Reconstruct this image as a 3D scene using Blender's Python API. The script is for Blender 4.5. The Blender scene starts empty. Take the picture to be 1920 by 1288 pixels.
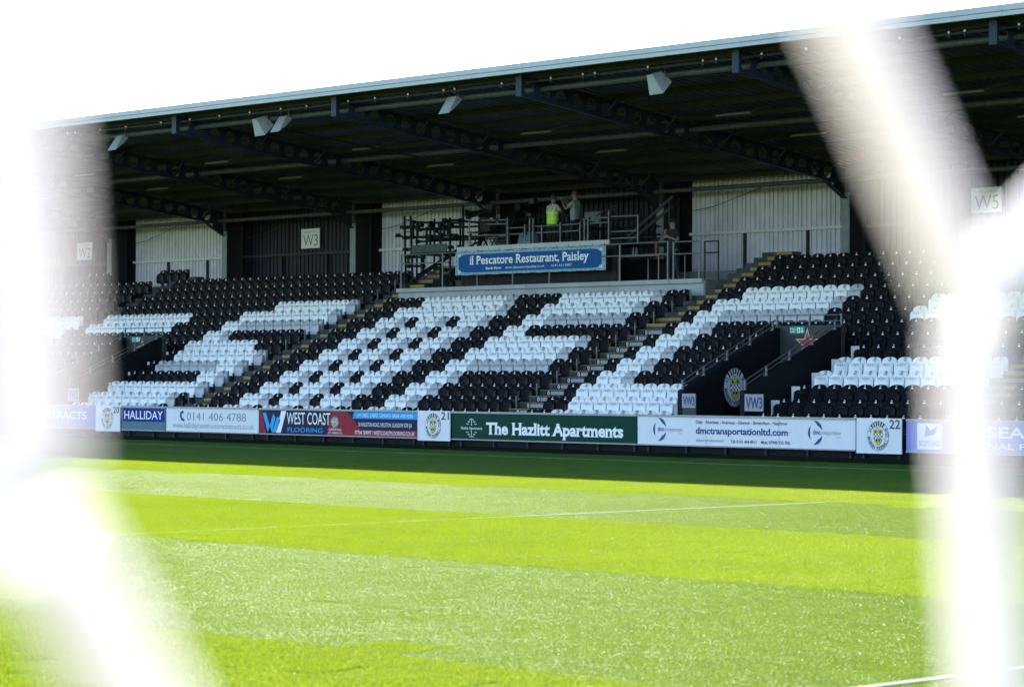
import bpy, math, random
from mathutils import Vector, Matrix
random.seed(7)
C = bpy.context.scene.collection
SC = bpy.context.scene
R = math.radians
# ---------------------------------------------------------------- camera, sky, sun, exposure
YAW, PIT, ROL, CAMZ = .807, .014, .004, 1.8
cam = bpy.data.objects.new('camera', bpy.data.cameras.new('camera')); C.objects.link(cam)
cam.data.sensor_width = 36; cam.data.lens = 4921.56/1920*36
cam.data.clip_start = .05; cam.data.clip_end = 3000
cam.matrix_world = (Matrix.Translation((0, 0, CAMZ)) @ Matrix.Rotation(YAW, 4, 'Z')
                    @ Matrix.Rotation(R(90)+PIT, 4, 'X') @ Matrix.Rotation(ROL, 4, 'Z'))
cam.data.dof.use_dof = True; cam.data.dof.focus_distance = 66; cam.data.dof.aperture_fstop = 4.6
SC.camera = cam
SUN = Vector((-1.70, 1.43, 1.0)).normalized()
W = bpy.data.worlds.new('World'); SC.world = W; W.use_nodes = True
wn = W.node_tree; wn.nodes.clear()
sky = wn.nodes.new('ShaderNodeTexSky'); sky.sky_type = 'NISHITA'; sky.sun_disc = False
sky.sun_elevation = math.asin(SUN.z); sky.sun_rotation = math.atan2(SUN.x, SUN.y)
sky.air_density = 1.0; sky.dust_density = .6; sky.ozone_density = 2.6
bg = wn.nodes.new('ShaderNodeBackground'); bg.inputs[1].default_value = .086
wo = wn.nodes.new('ShaderNodeOutputWorld')
wn.links.new(sky.outputs[0], bg.inputs[0]); wn.links.new(bg.outputs[0], wo.inputs[0])
sun = bpy.data.objects.new('sun', bpy.data.lights.new('sun', 'SUN')); C.objects.link(sun)
sun.data.energy = 5.0; sun.data.angle = R(.5); sun.data.color = (1, .95, .86)
sun.rotation_euler = SUN.to_track_quat('Z', 'Y').to_euler()
SC.view_settings.view_transform = 'Standard'; SC.view_settings.look = 'None'
SC.view_settings.exposure = 2.8; SC.view_settings.gamma = 1; SC.view_settings.use_curve_mapping = False
SC.cycles.use_denoising = True
SC.cycles.max_bounces = 8; SC.cycles.diffuse_bounces = 5

# ---------------------------------------------------------------- materials
def mat(name, col, rough=.6, metal=0, spec=.5, var=.15, scale=3., bump=0., bscale=60., dirt=None):
    m = bpy.data.materials.new(name); m.use_nodes = True
    nt = m.node_tree; b = nt.nodes['Principled BSDF']
    b.inputs['Roughness'].default_value = rough; b.inputs['Metallic'].default_value = metal
    b.inputs['Specular IOR Level'].default_value = spec
    b.inputs['Base Color'].default_value = (*col, 1)
    tc = nt.nodes.new('ShaderNodeTexCoord')
    if var:
        n = nt.nodes.new('ShaderNodeTexNoise'); n.inputs['Scale'].default_value = scale; n.inputs['Detail'].default_value = 6
        n.inputs['Roughness'].default_value = .65
        r = nt.nodes.new('ShaderNodeValToRGB')
        r.color_ramp.elements[0].position = .3; r.color_ramp.elements[1].position = .7
        lo = [c*(1-var) for c in col] if dirt is None else dirt
        r.color_ramp.elements[0].color = (*lo, 1); r.color_ramp.elements[1].color = (*[min(1, c*(1+var*.5)) for c in col], 1)
        nt.links.new(tc.outputs['Object'], n.inputs['Vector']); nt.links.new(n.outputs['Fac'], r.inputs['Fac'])
        nt.links.new(r.outputs['Color'], b.inputs['Base Color'])
    if bump:
        n2 = nt.nodes.new('ShaderNodeTexNoise'); n2.inputs['Scale'].default_value = bscale; n2.inputs['Detail'].default_value = 4
        bp = nt.nodes.new('ShaderNodeBump'); bp.inputs['Strength'].default_value = bump; bp.inputs['Distance'].default_value = .01
        nt.links.new(tc.outputs['Object'], n2.inputs['Vector']); nt.links.new(n2.outputs['Fac'], bp.inputs['Height'])
        nt.links.new(bp.outputs['Normal'], b.inputs['Normal'])
    return m
M_ = {}
def defm(k, *a, **kw): M_[k] = mat(k, *a, **kw)
defm('seat_white', (.74, .76, .77), .38, var=.10, scale=4)
defm('seat_grey', (.36, .38, .41), .4, var=.10, scale=4)
defm('seat_black', (.0055, .006, .0095), .36, spec=.04, var=.3, scale=4)
defm('plate_white', (.7, .7, .7), .5, var=0)
defm('tube_grey', (.085, .095, .10), .6, metal=.2, spec=.3, var=.4, scale=9)
defm('sign_grey', (.25, .265, .30), .5, var=.08)
defm('print_dark', (.03, .03, .04), .6, var=0)
defm('galv', (.17, .185, .20), .55, metal=.5, var=.25, scale=14)
defm('steel_dark', (.018, .022, .027), .55, spec=.25, var=.25, scale=2)
defm('steel_blue', (.018, .026, .048), .5, spec=.25, var=.2, scale=2)
defm('roof_sheet', (.10, .105, .165), .6, spec=.2, var=.3, scale=.7)
defm('fascia', (.38, .40, .42), .4, var=.08, scale=2)
defm('clad_light', (.57, .57, .65), .5, var=.2, scale=1.3)
defm('clad_dark', (.014, .018, .032), .42, spec=.1, var=.3, scale=1.5)
defm('rail_light', (.55, .58, .6), .45, var=.15)
defm('column_lit', (.16, .20, .22), .5, var=.2)
defm('column_shade', (.016, .02, .027), .6, var=.2)
defm('concrete', (.12, .125, .13), .85, var=.35, scale=1.6, bump=.3)
defm('concrete_light', (.34, .37, .38), .8, var=.22, scale=1.2, bump=.25)
defm('step_riser', (.06, .064, .068), .85, spec=.07, var=.4, scale=3, bump=.3)
defm('yellow_paint', (.27, .175, .02), .6, var=.35, scale=9)
defm('black_paint', (.008, .009, .012), .5, spec=.07, var=.3)
defm('charcoal', (.022, .026, .028), .6, var=.3)
defm('cloth_black', (.006, .006, .008), .85, var=.4, scale=3, bump=.6, bscale=5)
defm('board_white', (.66, .68, .71), .4, var=.05, scale=2)
defm('board_frame', (.30, .32, .34), .45, metal=.4, var=.2, scale=6)
defm('navy', (.012, .022, .10), .45, spec=.07, var=.08)
defm('navy_text', (.02, .035, .16), .5, var=0)
defm('royal', (.006, .03, .20), .4, spec=.07, var=.08)
defm('slate_blue', (.11, .18, .23), .5, spec=.07, var=.1)
defm('text_white', (.80, .80, .80), .5, var=0)
defm('text_grey', (.22, .23, .26), .5, var=0)
defm('text_purple', (.10, .05, .08), .5, var=0)
defm('red_print', (.28, .03, .045), .5, spec=.07, var=.1)
defm('cyan_print', (.05, .34, .68), .5, spec=.07, var=.05)
defm('wc_navy', (.02, .025, .06), .45, spec=.07, var=.1)
defm('green_board', (.004, .045, .028), .4, spec=.07, var=.1)
defm('lilac', (.22, .24, .52), .45, spec=.07, var=.06)
defm('crest_grey', (.48, .50, .53), .5, var=.05)
defm('crest_black', (.012, .012, .014), .5, var=0)
defm('crest_yellow', (.46, .43, .05), .5, var=.05)
defm('crest_blue', (.05, .07, .22), .5, var=0)
defm('star_red', (.30, .035, .055), .5, var=.2, scale=8)
defm('star_gold', (.55, .45, .22), .5, var=.1)
defm('exit_green', (.0, .22, .14), .4, var=0)
defm('banner_blue', (.012, .088, .27), .55, spec=.07, var=.1, scale=1.5)
defm('banner_pale', (.22, .37, .46), .55, var=.12, scale=5)
defm('scaffold_green', (.005, .012, .012), .6, spec=.1, var=.3, scale=6)
defm('toe_green', (.015, .05, .042), .6, var=.2)
defm('speaker_white', (.30, .33, .36), .5, var=.08)
defm('tube_light', (.17, .165, .15), .4, var=.1)
defm('net_cord', (.655, .61, .645), .8, spec=.1, var=.06, scale=40, bump=.5, bscale=400)
defm('paint_line', (.24, .26, .21), .9, spec=0, var=.25, scale=30)
defm('track', (.012, .018, .010), .95, spec=0, var=.4, scale=5, bump=.5, bscale=30)
defm('soil', (.075, .115, .014), .95, spec=0, var=.25, scale=2.2, bump=.4, bscale=40)
defm('hivis', (.42, .85, .02), .6, var=.08, scale=6)
defm('reflective', (.55, .58, .58), .4, var=.05)
defm('skin', (.22, .13, .10), .55, var=.12, scale=12)
defm('hair_dark', (.012, .009, .007), .6, var=.2)
defm('hair_brown', (.05, .03, .02), .6, var=.2)
defm('shirt_grey', (.19, .25, .27), .8, var=.15, scale=9)
defm('shirt_pale', (.42, .44, .44), .8, var=.1, scale=9)
defm('cloth_dark', (.008, .009, .012), .8, var=.2)
defm('wood_edge', (.30, .27, .24), .6, var=.15)
defm('camo', (.035, .035, .025), .8, var=.6, scale=18)
defm('red_can', (.07, .006, .007), .4, var=.1)
defm('pale_blue_bag', (.12, .17, .22), .7, var=.2)

def grass_mat():
    m = bpy.data.materials.new('grass_blade'); m.use_nodes = True; nt = m.node_tree; nt.nodes.clear()
    out = nt.nodes.new('ShaderNodeOutputMaterial')
    geo = nt.nodes.new('ShaderNodeNewGeometry'); ramp = nt.nodes.new('ShaderNodeValToRGB')
    e = ramp.color_ramp.elements
    e[0].position = 0; e[0].color = (.018, .074, .006, 1); e[1].position = 1; e[1].color = (.029, .108, .009, 1)
    x = e.new(.55); x.color = (.023, .090, .008, 1)
    n = nt.nodes.new('ShaderNodeTexNoise'); n.inputs['Scale'].default_value = .35; n.inputs['Detail'].default_value = 5
    ad = nt.nodes.new('ShaderNodeMath'); ad.operation = 'ADD'
    mu = nt.nodes.new('ShaderNodeMath'); mu.operation = 'MULTIPLY_ADD'; mu.inputs[1].default_value = .9; mu.inputs[2].default_value = -.45
    nt.links.new(geo.outputs['Position'], n.inputs['Vector']); nt.links.new(n.outputs['Fac'], mu.inputs[0])
    nt.links.new(geo.outputs['Random Per Island'], ad.inputs[0]); nt.links.new(mu.outputs[0], ad.inputs[1])
    nt.links.new(ad.outputs[0], ramp.inputs['Fac'])
    df = nt.nodes.new('ShaderNodeBsdfDiffuse'); nt.links.new(ramp.outputs[0], df.inputs['Color'])
    gl = nt.nodes.new('ShaderNodeBsdfGlossy'); gl.inputs['Roughness'].default_value = .42; gl.inputs['Color'].default_value = (.9, 1, .8, 1)
    p = nt.nodes.new('ShaderNodeMixShader'); p.inputs[0].default_value = .055
    nt.links.new(df.outputs[0], p.inputs[1]); nt.links.new(gl.outputs[0], p.inputs[2])
    t = nt.nodes.new('ShaderNodeBsdfTranslucent')
    mx = nt.nodes.new('ShaderNodeMix'); mx.data_type = 'RGBA'; mx.blend_type = 'MULTIPLY'; mx.inputs[0].default_value = 1
    mx.inputs[7].default_value = (5.6, 1.98, .25, 1); nt.links.new(ramp.outputs[0], mx.inputs[6]); nt.links.new(mx.outputs[2], t.inputs['Color'])
    ms = nt.nodes.new('ShaderNodeMixShader'); ms.inputs[0].default_value = .48
    nt.links.new(p.outputs[0], ms.inputs[1]); nt.links.new(t.outputs[0], ms.inputs[2]); nt.links.new(ms.outputs[0], out.inputs[0])
    return m
M_['grass'] = grass_mat()

def translucent(k, f):
    nt = M_[k].node_tree; out = nt.nodes['Material Output']; p = nt.nodes['Principled BSDF']
    t = nt.nodes.new('ShaderNodeBsdfTranslucent'); t.inputs['Color'].default_value = p.inputs['Base Color'].default_value
    ms = nt.nodes.new('ShaderNodeMixShader'); ms.inputs[0].default_value = f
    nt.links.new(p.outputs[0], ms.inputs[1]); nt.links.new(t.outputs[0], ms.inputs[2]); nt.links.new(ms.outputs[0], out.inputs[0])
_n = M_['net_cord'].node_tree.nodes['Principled BSDF']          # fibrous nylon lets the light through
_n.inputs['Subsurface Weight'].default_value = 1; _n.inputs['Subsurface Radius'].default_value = (1, .9, .85); _n.inputs['Subsurface Scale'].default_value = .03

# ---------------------------------------------------------------- mesh helpers
class MB:
    def __init__(s, *mats): s.v = []; s.f = []; s.i = []; s.m = list(mats) or ['galv']; s.smooth = set()
    def mi(s, k):
        if k is None: return 0
        if k not in s.m: s.m.append(k)
        return s.m.index(k)
    def add(s, vs, fs, k=None, smooth=False):
        o = len(s.v); s.v += [tuple(p) for p in vs]; mi = s.mi(k)
        for f in fs:
            if smooth: s.smooth.add(len(s.f))
            s.f.append(tuple(o+q for q in f)); s.i.append(mi)
        return s
    def box(s, x0, x1, y0, y1, z0, z1, k=None):
        return s.add([(x, y, z) for z in (z0, z1) for x, y in ((x0, y0), (x1, y0), (x1, y1), (x0, y1))],
                     [(0, 3, 2, 1), (4, 5, 6, 7), (0, 1, 5, 4), (1, 2, 6, 5), (2, 3, 7, 6), (3, 0, 4, 7)], k)
    def beam(s, p, q, w, h, k=None, up=(0, 0, 1)):
        p, q = Vector(p), Vector(q); d = (q-p).normalized(); u = Vector(up)
        if abs(d.dot(u)) > .98: u = Vector((1, 0, 0))
        a = d.cross(u).normalized()*w/2; b = a.normalized().cross(d).normalized()*h/2
        vs = [e+sa*a+sb*b for e in (p, q) for sa, sb in ((-1, -1), (1, -1), (1, 1), (-1, 1))]
        return s.add(vs, [(0, 1, 2, 3)[::-1], (4, 5, 6, 7), (0, 1, 5, 4), (1, 2, 6, 5), (2, 3, 7, 6), (3, 0, 4, 7)], k)
    def tube(s, pts, r, n=8, k=None, cap=True, r1=None):
        pts = [Vector(p) for p in pts]; rings = []
        N = len(pts)
        for j, p in enumerate(pts):
            d = (pts[min(j+1, N-1)]-pts[max(j-1, 0)]).normalized()
            u = Vector((0, 0, 1)) if abs(d.z) < .95 else Vector((1, 0, 0))
            a = d.cross(u).normalized(); b = a.cross(d).normalized()
            rr = r if r1 is None else r+(r1-r)*j/(N-1)
            rings.append([p+rr*(math.cos(t)*a+math.sin(t)*b) for t in [2*math.pi*q/n for q in range(n)]])
        vs = [p for rg in rings for p in rg]
        fs = [(j*n+q, j*n+(q+1) % n, (j+1)*n+(q+1) % n, (j+1)*n+q) for j in range(N-1) for q in range(n)]
        s.add(vs, fs, k, True)
        if cap: s.add(rings[0], [tuple(range(n))[::-1]], k); s.add(rings[-1], [tuple(range(n))], k)
        return s
    def poly(s, pts2, y0, y1, k=None):
        """polygon in X-Z, counter-clockwise seen from -Y, extruded from y0 (front) to y1"""
        n = len(pts2); vs = [(x, y0, z) for x, z in pts2]+[(x, y1, z) for x, z in pts2]
        fs = [tuple(range(n)), tuple(range(2*n-1, n-1, -1))]+[(q, n+q, n+(q+1) % n, (q+1) % n) for q in range(n)]
        return s.add(vs, fs, k)
    def polyx(s, pts2, x0, x1, k=None):
        """polygon in Y-Z extruded along X"""
        n = len(pts2); vs = [(x0, y, z) for y, z in pts2]+[(x1, y, z) for y, z in pts2]
        fs = [tuple(range(n)), tuple(range(2*n-1, n-1, -1))]+[(q, n+q, n+(q+1) % n, (q+1) % n) for q in range(n)]
        return s.add(vs, fs, k)
    def ball(s, c, rx, ry=None, rz=None, k=None, n=10, m=6):
        ry = ry or rx; rz = rz or rx; vs = []; fs = []
        for i in range(m+1):
            t = math.pi*i/m
            for j in range(n):
                u = 2*math.pi*j/n; vs.append((c[0]+rx*math.sin(t)*math.cos(u), c[1]+ry*math.sin(t)*math.sin(u), c[2]+rz*math.cos(t)))
        for i in range(m):
            for j in range(n): fs.append((i*n+j, (i+1)*n+j, (i+1)*n+(j+1) % n, i*n+(j+1) % n))
        return s.add(vs, fs, k, True)
    def mesh(s, name):
        me = bpy.data.meshes.new(name); me.from_pydata(s.v, [], s.f)
        for k in s.m: me.materials.append(M_[k])
        me.polygons.foreach_set('material_index', s.i)
        if s.smooth:
            fl = [q in s.smooth for q in range(len(s.f))]; me.polygons.foreach_set('use_smooth', fl)
        me.update(); return me
    def build(s, name, parent=None, loc=None):
        o = bpy.data.objects.new(name, s.mesh(name)); C.objects.link(o)
        if parent is not None: o.parent = parent
        if loc: o.location = loc
        return o
def tag(o, label=None, cat=None, group=None, kind=None):
    if label: o['label'] = label
    if cat: o['category'] = cat
    if group: o['group'] = group
    if kind: o['kind'] = kind
    return o
def empty(name, loc, label=None, cat=None, group=None):
    o = bpy.data.objects.new(name, None); C.objects.link(o); o.location = loc; o.empty_display_size = .1
    return tag(o, label, cat, group)
def rel(o):  # world-space geometry under an Empty: cancel its offset
    return tuple(-c for c in o.location)
def put(mb, name, root):  # part built in world coordinates, parented to a root that has a location
    o = mb.build(name, root); o.location = rel(root); return o
def put2(mb, name, part):  # sub-part in world coordinates under a part made with put()
    return mb.build(name, part)

# ---------------------------------------------------------------- lettering
_tc = {}
def glyphs(txt, bold=0., serif=False):
    key = (txt, bold, serif)
    if key in _tc: return _tc[key]
    cu = bpy.data.curves.new('t', 'FONT'); cu.body = txt; cu.size = 1; cu.offset = bold; cu.resolution_u = 3
    ob = bpy.data.objects.new('t', cu); C.objects.link(ob)
    dg = bpy.context.evaluated_depsgraph_get()
    me = bpy.data.meshes.new_from_object(ob.evaluated_get(dg))
    vs = [(v.co.x, v.co.y) for v in me.vertices]; fs = [tuple(p.vertices) for p in me.polygons]
    nb = len(vs)
    if serif:
        cnt = {}
        for f in fs:
            for a, b in zip(f, f[1:]+f[:1]): cnt[frozenset((a, b))] = cnt.get(frozenset((a, b)), 0)+1
        for e, c in cnt.items():
            if c != 1: continue
            a, b = tuple(e); (xa, ya), (xb, yb) = vs[a], vs[b]
            if abs(ya-yb) > 1e-3: continue
            L = abs(xa-xb)
            if L > .22 or L < .05: continue
            if ya < .06 or ya > .44:
                x0, x1 = min(xa, xb)-.055, max(xa, xb)+.055
                y0, y1 = (ya, ya+.045) if ya < .06 else (ya-.045, ya)
                o = len(vs); vs += [(x0, y0), (x1, y0), (x1, y1), (x0, y1)]; fs.append((o, o+1, o+2, o+3))
    bpy.data.objects.remove(ob); bpy.data.curves.remove(cu); bpy.data.meshes.remove(me)
    _tc[key] = (vs, fs, nb); return _tc[key]
CAP = .69
def text(mb, txt, x0, x1, z0, z1, y, k, bold=.012, serif=False, face=1):
    """letters on an X-Z plane facing -Y: baseline z0, capital height z1, fitted between x0 and x1"""
    vs, fs, nb = glyphs(txt, bold, serif)
    a = min(p[0] for p in vs); b = max(p[0] for p in vs)
    h = max(p[1] for p in glyphs('H', bold)[0])
    sx = (x1-x0)/(b-a); sz = (z1-z0)/h
    mb.add([(x0+(p[0]-a)*sx, y-(.0015 if q >= nb else 0)-(.0004*(q % 3) if q >= nb else 0)*0, z0+p[1]*sz) for q, p in enumerate(vs)], fs, k); return mb
def quad(mb, x0, x1, z0, z1, y, k): return mb.add([(x0, y, z0), (x1, y, z0), (x1, y, z1), (x0, y, z1)], [(0, 1, 2, 3)], k)
def ell(cx, cz, rx, rz, n=36, a0=0, a1=2*math.pi): return [(cx+rx*math.cos(a0+(a1-a0)*q/n), cz+rz*math.sin(a0+(a1-a0)*q/n)) for q in range(n)]
def flat(mb, pts, y, k): return mb.add([(x, y, z) for x, z in pts], [tuple(range(len(pts)))], k)
def crest(mb, cx, cz, rx, rz, y, ring='crest_grey', st=.0025):
    """oval club crest: ringed lettering, striped arch, shield with check band"""
    flat(mb, ell(cx, cz, rx, rz), y, 'crest_black'); flat(mb, ell(cx, cz, rx*.97, rz*.975), y-st, ring)
    flat(mb, ell(cx, cz, rx*.70, rz*.74), y-2*st, 'crest_black'); flat(mb, ell(cx, cz, rx*.675, rz*.72), y-3*st, ring)
    for q in range(6):   # black stripes of the arch
        a = R(52+q*15.2); b = a+R(8)
        flat(mb, [(cx+u*rx*math.cos(t), cz+u*rz*math.sin(t)) for u, t in ((.66, a), (1.0, a), (1.0, b), (.66, b))][::-1], y-4*st, 'crest_black')
    sh = [(-.40, .42), (-.40, -.10), (-.33, -.34), (-.18, -.52), (0, -.62), (.18, -.52), (.33, -.34), (.40, -.10), (.40, .42)]
    flat(mb, [(cx+a*rx*1.06, cz+b*rz*1.04) for a, b in sh], y-4*st, 'crest_black')
    flat(mb, [(cx+a*rx, cz+b*rz) for a, b in sh], y-5*st, 'crest_yellow')
    quad(mb, cx-.40*rx, cx+.40*rx, cz-.17*rz, cz+.13*rz, y-6*st, 'text_white')
    for i in range(6):
        for j in range(3):
            if (i+j) % 2 == 0:
                w = .8*rx/6; h = .30*rz/3; quad(mb, cx-.4*rx+i*w, cx-.4*rx+(i+1)*w, cz-.17*rz+j*h, cz-.17*rz+(j+1)*h, y-7*st, 'crest_blue')
    for px, pz in ((-.22, .28), (.22, .28), (-.12, -.29), (.12, -.29)):
        flat(mb, ell(cx+px*rx, cz+pz*rz, .09*rx, .085*rz, 8), y-6*st, 'crest_black')
    def arc(s, a0, a1, r, hh):
        n = len(s)
        for q, ch in enumerate(s):
            if ch == ' ': continue
            t = R(a0+(a1-a0)*(q+.5)/n); vs, fs, nb_ = glyphs(ch, .015)
            xm = (min(p[0] for p in vs)+max(p[0] for p in vs))/2
            ro = t+math.pi/2; sc = hh
            px, pz = cx+r*rx*math.cos(t), cz+r*rz*math.sin(t); ca, sa = math.cos(ro), math.sin(ro)
            mb.add([(px+sc*((p[0]-xm)*ca-(p[1]-.35)*sa), y-4*st, pz+sc*((p[0]-xm)*sa+(p[1]-.35)*ca)) for p in vs], fs, 'crest_black')
    arc('ST. MIRREN FOOTBALL CLUB', 142, 398, .84, rz*.27)
    text(mb, '1877', cx-.22*rx, cx+.22*rx, cz+.48*rz, cz+.60*rz, y-4*st, 'crest_black', .0)

# ---------------------------------------------------------------- stand geometry constants
YS = lambda i: 49.83+.783*i          # plane of the seat backs of row i
FL = lambda i: .53+.345*i            # floor of row i
YR = lambda i: YS(i)-.60             # riser in front of row i
X0, X1 = -112., -6.
BAY, XR = 7.725, -66.15
PER = 29.44
ROOFZ = lambda y: 10.21-.121*(y-48.6)

# ---------------------------------------------------------------- ground
g = MB('soil')
g.add([(-1500, -1500, 0), (1500, -1500, 0), (1500, 1500, 0), (-1500, 1500, 0)], [(0, 1, 2, 3)])
tag(g.build('ground'), kind='structure')
g = MB('track'); g.add([(-130, 45.5, .004), (20, 45.5, .004), (20, 49.1, .004), (-130, 49.1, .004)], [(0, 1, 2, 3)])
tag(g.build('track'), kind='structure')
def marking(x0, x1, y0, y1):
    b = MB('paint_line'); b.box(x0, x1, y0, y1, .003, .0085); return tag(b.build('pitch_marking'), kind='structure')
marking(-130, 10, 42.63, 42.74)
marking(-25.05, -24.97, -8.9, 31.37)
marking(-25.05, 6, 31.37, 31.45)
marking(-9.77, -9.69, 2.3, 20.6)

# grass: one patch of leaning blades, instanced over the pitch; mown stripes alternate the lean
def patch(seed, S=.62, n=2600):
    rd = random.Random(seed); mb = MB('grass')
    for _ in range(n):
        x, y = rd.uniform(-S/2, S/2), rd.uniform(-S/2, S/2)
        L = rd.uniform(.016, .032); el = R(max(8, rd.gauss(52, 17))); az = rd.gauss(math.pi, 1.4)
        w = rd.uniform(.0010, .0019)
        d = Vector((math.cos(az)*math.cos(el), math.sin(az)*math.cos(el), math.sin(el)))
        sd = Vector((-math.sin(az), math.cos(az), rd.uniform(-.5, .5))).normalized()*w
        p = Vector((x, y, 0)); m = p+d*L*.55+Vector((0, 0, .003)); e = p+d*L-Vector((0, 0, L*.10))
        mb.add([p-sd, p+sd, m+sd*.8, m-sd*.8, e], [(0, 1, 2, 3), (3, 2, 4)], 'grass')
    return mb
proto = patch(3).build('grass', None, (-14, 3.0, 0)); tag(proto, kind='stuff')
pts = []; rots = []; scl = []
cy, sy = math.cos(YAW), math.sin(YAW); S = .58
stripes = lambda y: int(math.floor((42.72-y)/6.24))
for ix in range(int(-96/S), int(2/S)):
    for iy in range(int(-4/S), int(45.4/S)+1):
        x, y = ix*S, iy*S
        D = -x*sy+y*cy; L = x*cy+y*sy
        if D < 7 or abs(L) > .23*D+2.6 or y > 45.35: continue
        pts.append((x+random.uniform(-.06, .06), y+random.uniform(-.06, .06), 0))
        light = stripes(y+random.gauss(0, .07)) % 2 == 0 or y > 42.7
        rots.append((0, 0, (0 if light else math.pi)+random.gauss(0, .14)))
        q = random.uniform(.92, 1.08); scl.append((q, q*random.choice((-1, 1)), q*random.uniform(.9, 1.1)*(.52 if light else 1.0)))
me = bpy.data.meshes.new('grass_points'); me.from_pydata(pts, [], [])
a = me.attributes.new('rot', 'FLOAT_VECTOR', 'POINT'); a.data.foreach_set('vector', [c for r_ in rots for c in r_])
a = me.attributes.new('scl', 'FLOAT_VECTOR', 'POINT'); a.data.foreach_set('vector', [c for r_ in scl for c in r_])
gob = bpy.data.objects.new('grass', me); C.objects.link(gob); tag(gob, kind='stuff')
ng = bpy.data.node_groups.new('grass_scatter', 'GeometryNodeTree')
ng.interface.new_socket('Geometry', in_out='INPUT', socket_type='NodeSocketGeometry')
ng.interface.new_socket('Geometry', in_out='OUTPUT', socket_type='NodeSocketGeometry')
gi = ng.nodes.new('NodeGroupInput'); go = ng.nodes.new('NodeGroupOutput')
oi = ng.nodes.new('GeometryNodeObjectInfo'); oi.inputs['Object'].default_value = proto; oi.transform_space = 'ORIGINAL'
ip = ng.nodes.new('GeometryNodeInstanceOnPoints')
na = ng.nodes.new('GeometryNodeInputNamedAttribute'); na.data_type = 'FLOAT_VECTOR'; na.inputs['Name'].default_value = 'rot'
nb = ng.nodes.new('GeometryNodeInputNamedAttribute'); nb.data_type = 'FLOAT_VECTOR'; nb.inputs['Name'].default_value = 'scl'
ng.links.new(gi.outputs[0], ip.inputs['Points']); ng.links.new(oi.outputs['Geometry'], ip.inputs['Instance'])
ng.links.new(na.outputs[0], ip.inputs['Rotation']); ng.links.new(nb.outputs[0], ip.inputs['Scale'])
ng.links.new(ip.outputs[0], go.inputs[0])
md = gob.modifiers.new('scatter', 'NODES'); md.node_group = ng

# ---------------------------------------------------------------- terrace
VW = [(-45.1, -43.2), (-45.1-PER, -43.2-PER), (-45.1+PER, -43.2+PER)]
AISLE = [-66.1-PER/2, -66.1, -51.38, -66.1+PER, -66.1+PER*1.5]
GX0, GX1 = -65.35, -51.75            # gantry deck
t = MB('concrete')
for i in range(-1, 14):
    cuts = sorted([(a, b) for a, b in VW]) if i <= 4 else []
    if i >= 10: cuts = [(GX0, GX1)]
    x = X0; segs = []
    for a, b in cuts: segs.append((x, a)); x = b
    segs.append((x, X1))
    for a, b in segs: t.box(a, b, YR(i), YR(i+1)-.002 if i < 13 else 60.2, -.3, FL(i))
t.box(X0, GX0, 60.2, 63.9, -.3, 5.36); t.box(GX1, X1, 60.2, 63.9, -.3, 5.36)
t.box(GX0, GX1, 57.45, 59.9, -.3, 4.78); t.box(GX0, GX1, 59.9, 63.9, -.3, 5.16)
terrace = tag(t.build('terrace'), kind='structure')
b = MB('black_paint'); b.box(X0, X1, 48.40, 48.447, 0, .5); tag(b.build('front_shade_panel'), kind='structure')  # black panel added to stand for the shaded void behind the boards
# aisle steps
for ai, xa in enumerate(AISLE):
    hw = .60
    top = 10 if xa in (-66.1, -51.38) else 13
    top = 14
    for i in range(-1, top):
        for h in (0, 1):
            z1 = FL(i)+.32+.1725*(h+1); y0 = YR(i+1)-.36+.36*h
            z0 = FL(i)+.32+.1725*h
            if h == 1: y0 = YR(i+1)+.03
            s = MB('step_riser'); s.box(xa-hw, xa+hw, y0, y0+.388, z0-.45, z1)
            st = s.build('step', terrace)
            plated = (ai == 2 and i < 7)
            b = MB('yellow_paint')
            if ai == 0: continue
            if not plated:
                b.box(xa-(.12 if ai == 1 else (.05 if ai == 2 and i >= 8 else hw-.02)), xa+hw-.02, y0-.004, y0+.06, z1-.085, z1+.003)
                b.build('nosing', st)
            else:
                b.box(xa-hw+.02, xa+hw-.02, y0-.003, y0+.05, z1-.014, z1+.002); b.build('nosing', st)
                n = MB('black_paint'); xs0, xs1 = xa-.30, xa+.55
                quad(n, xs0, xs1, z0+.02, z1-.025, y0-.006, 'black_paint')
                quad(n, xs0+.17, xs1-.04, z0+.035, z1-.04, y0-.009, 'sign_grey')
                flat(n, ell(xs0+.085, (z0+z1)/2, .05, .06, 12), y0-.009, 'crest_grey')
                flat(n, ell(xs0+.085, (z0+z1)/2, .022, .03, 6), y0-.011, 'crest_black')
                for q in range(4): quad(n, xs0+.24+q*.09, xs0+.305+q*.09, z0+.075, z0+.098, y0-.011, 'text_grey')
                n.build('step_plate', st)

# ---------------------------------------------------------------- grandstand shell
GS = empty('grandstand', (-58, 63, 0), 'long covered football grandstand with pale metal fascia, dark cellular rafters and metal sheet rear wall', 'grandstand')
b = MB('roof_sheet')                                  # corrugated roof sheeting
prof = []; x = X0
while x < X1:
    prof += [(x, 0), (x+.10, 0), (x+.14, .045), (x+.25, .045), (x+.29, 0)]; x += .333
n = len(prof)
vs = []
for y in (48.55, 64.2): vs += [(px, y, ROOFZ(y)-.05+pz) for px, pz in prof]
for y in (48.55, 64.2): vs += [(px, y, ROOFZ(y)+.05) for px, pz in prof]
fs = [(q, n+q, n+q+1, q+1) for q in range(n-1)]+[(2*n+q, 2*n+q+1, 3*n+q+1, 3*n+q) for q in range(n-1)]
fs += [(q, q+1, 2*n+q+1, 2*n+q) for q in range(n-1)]
b.add(vs, fs); put(b, 'roof', GS)
x = X0
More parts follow.
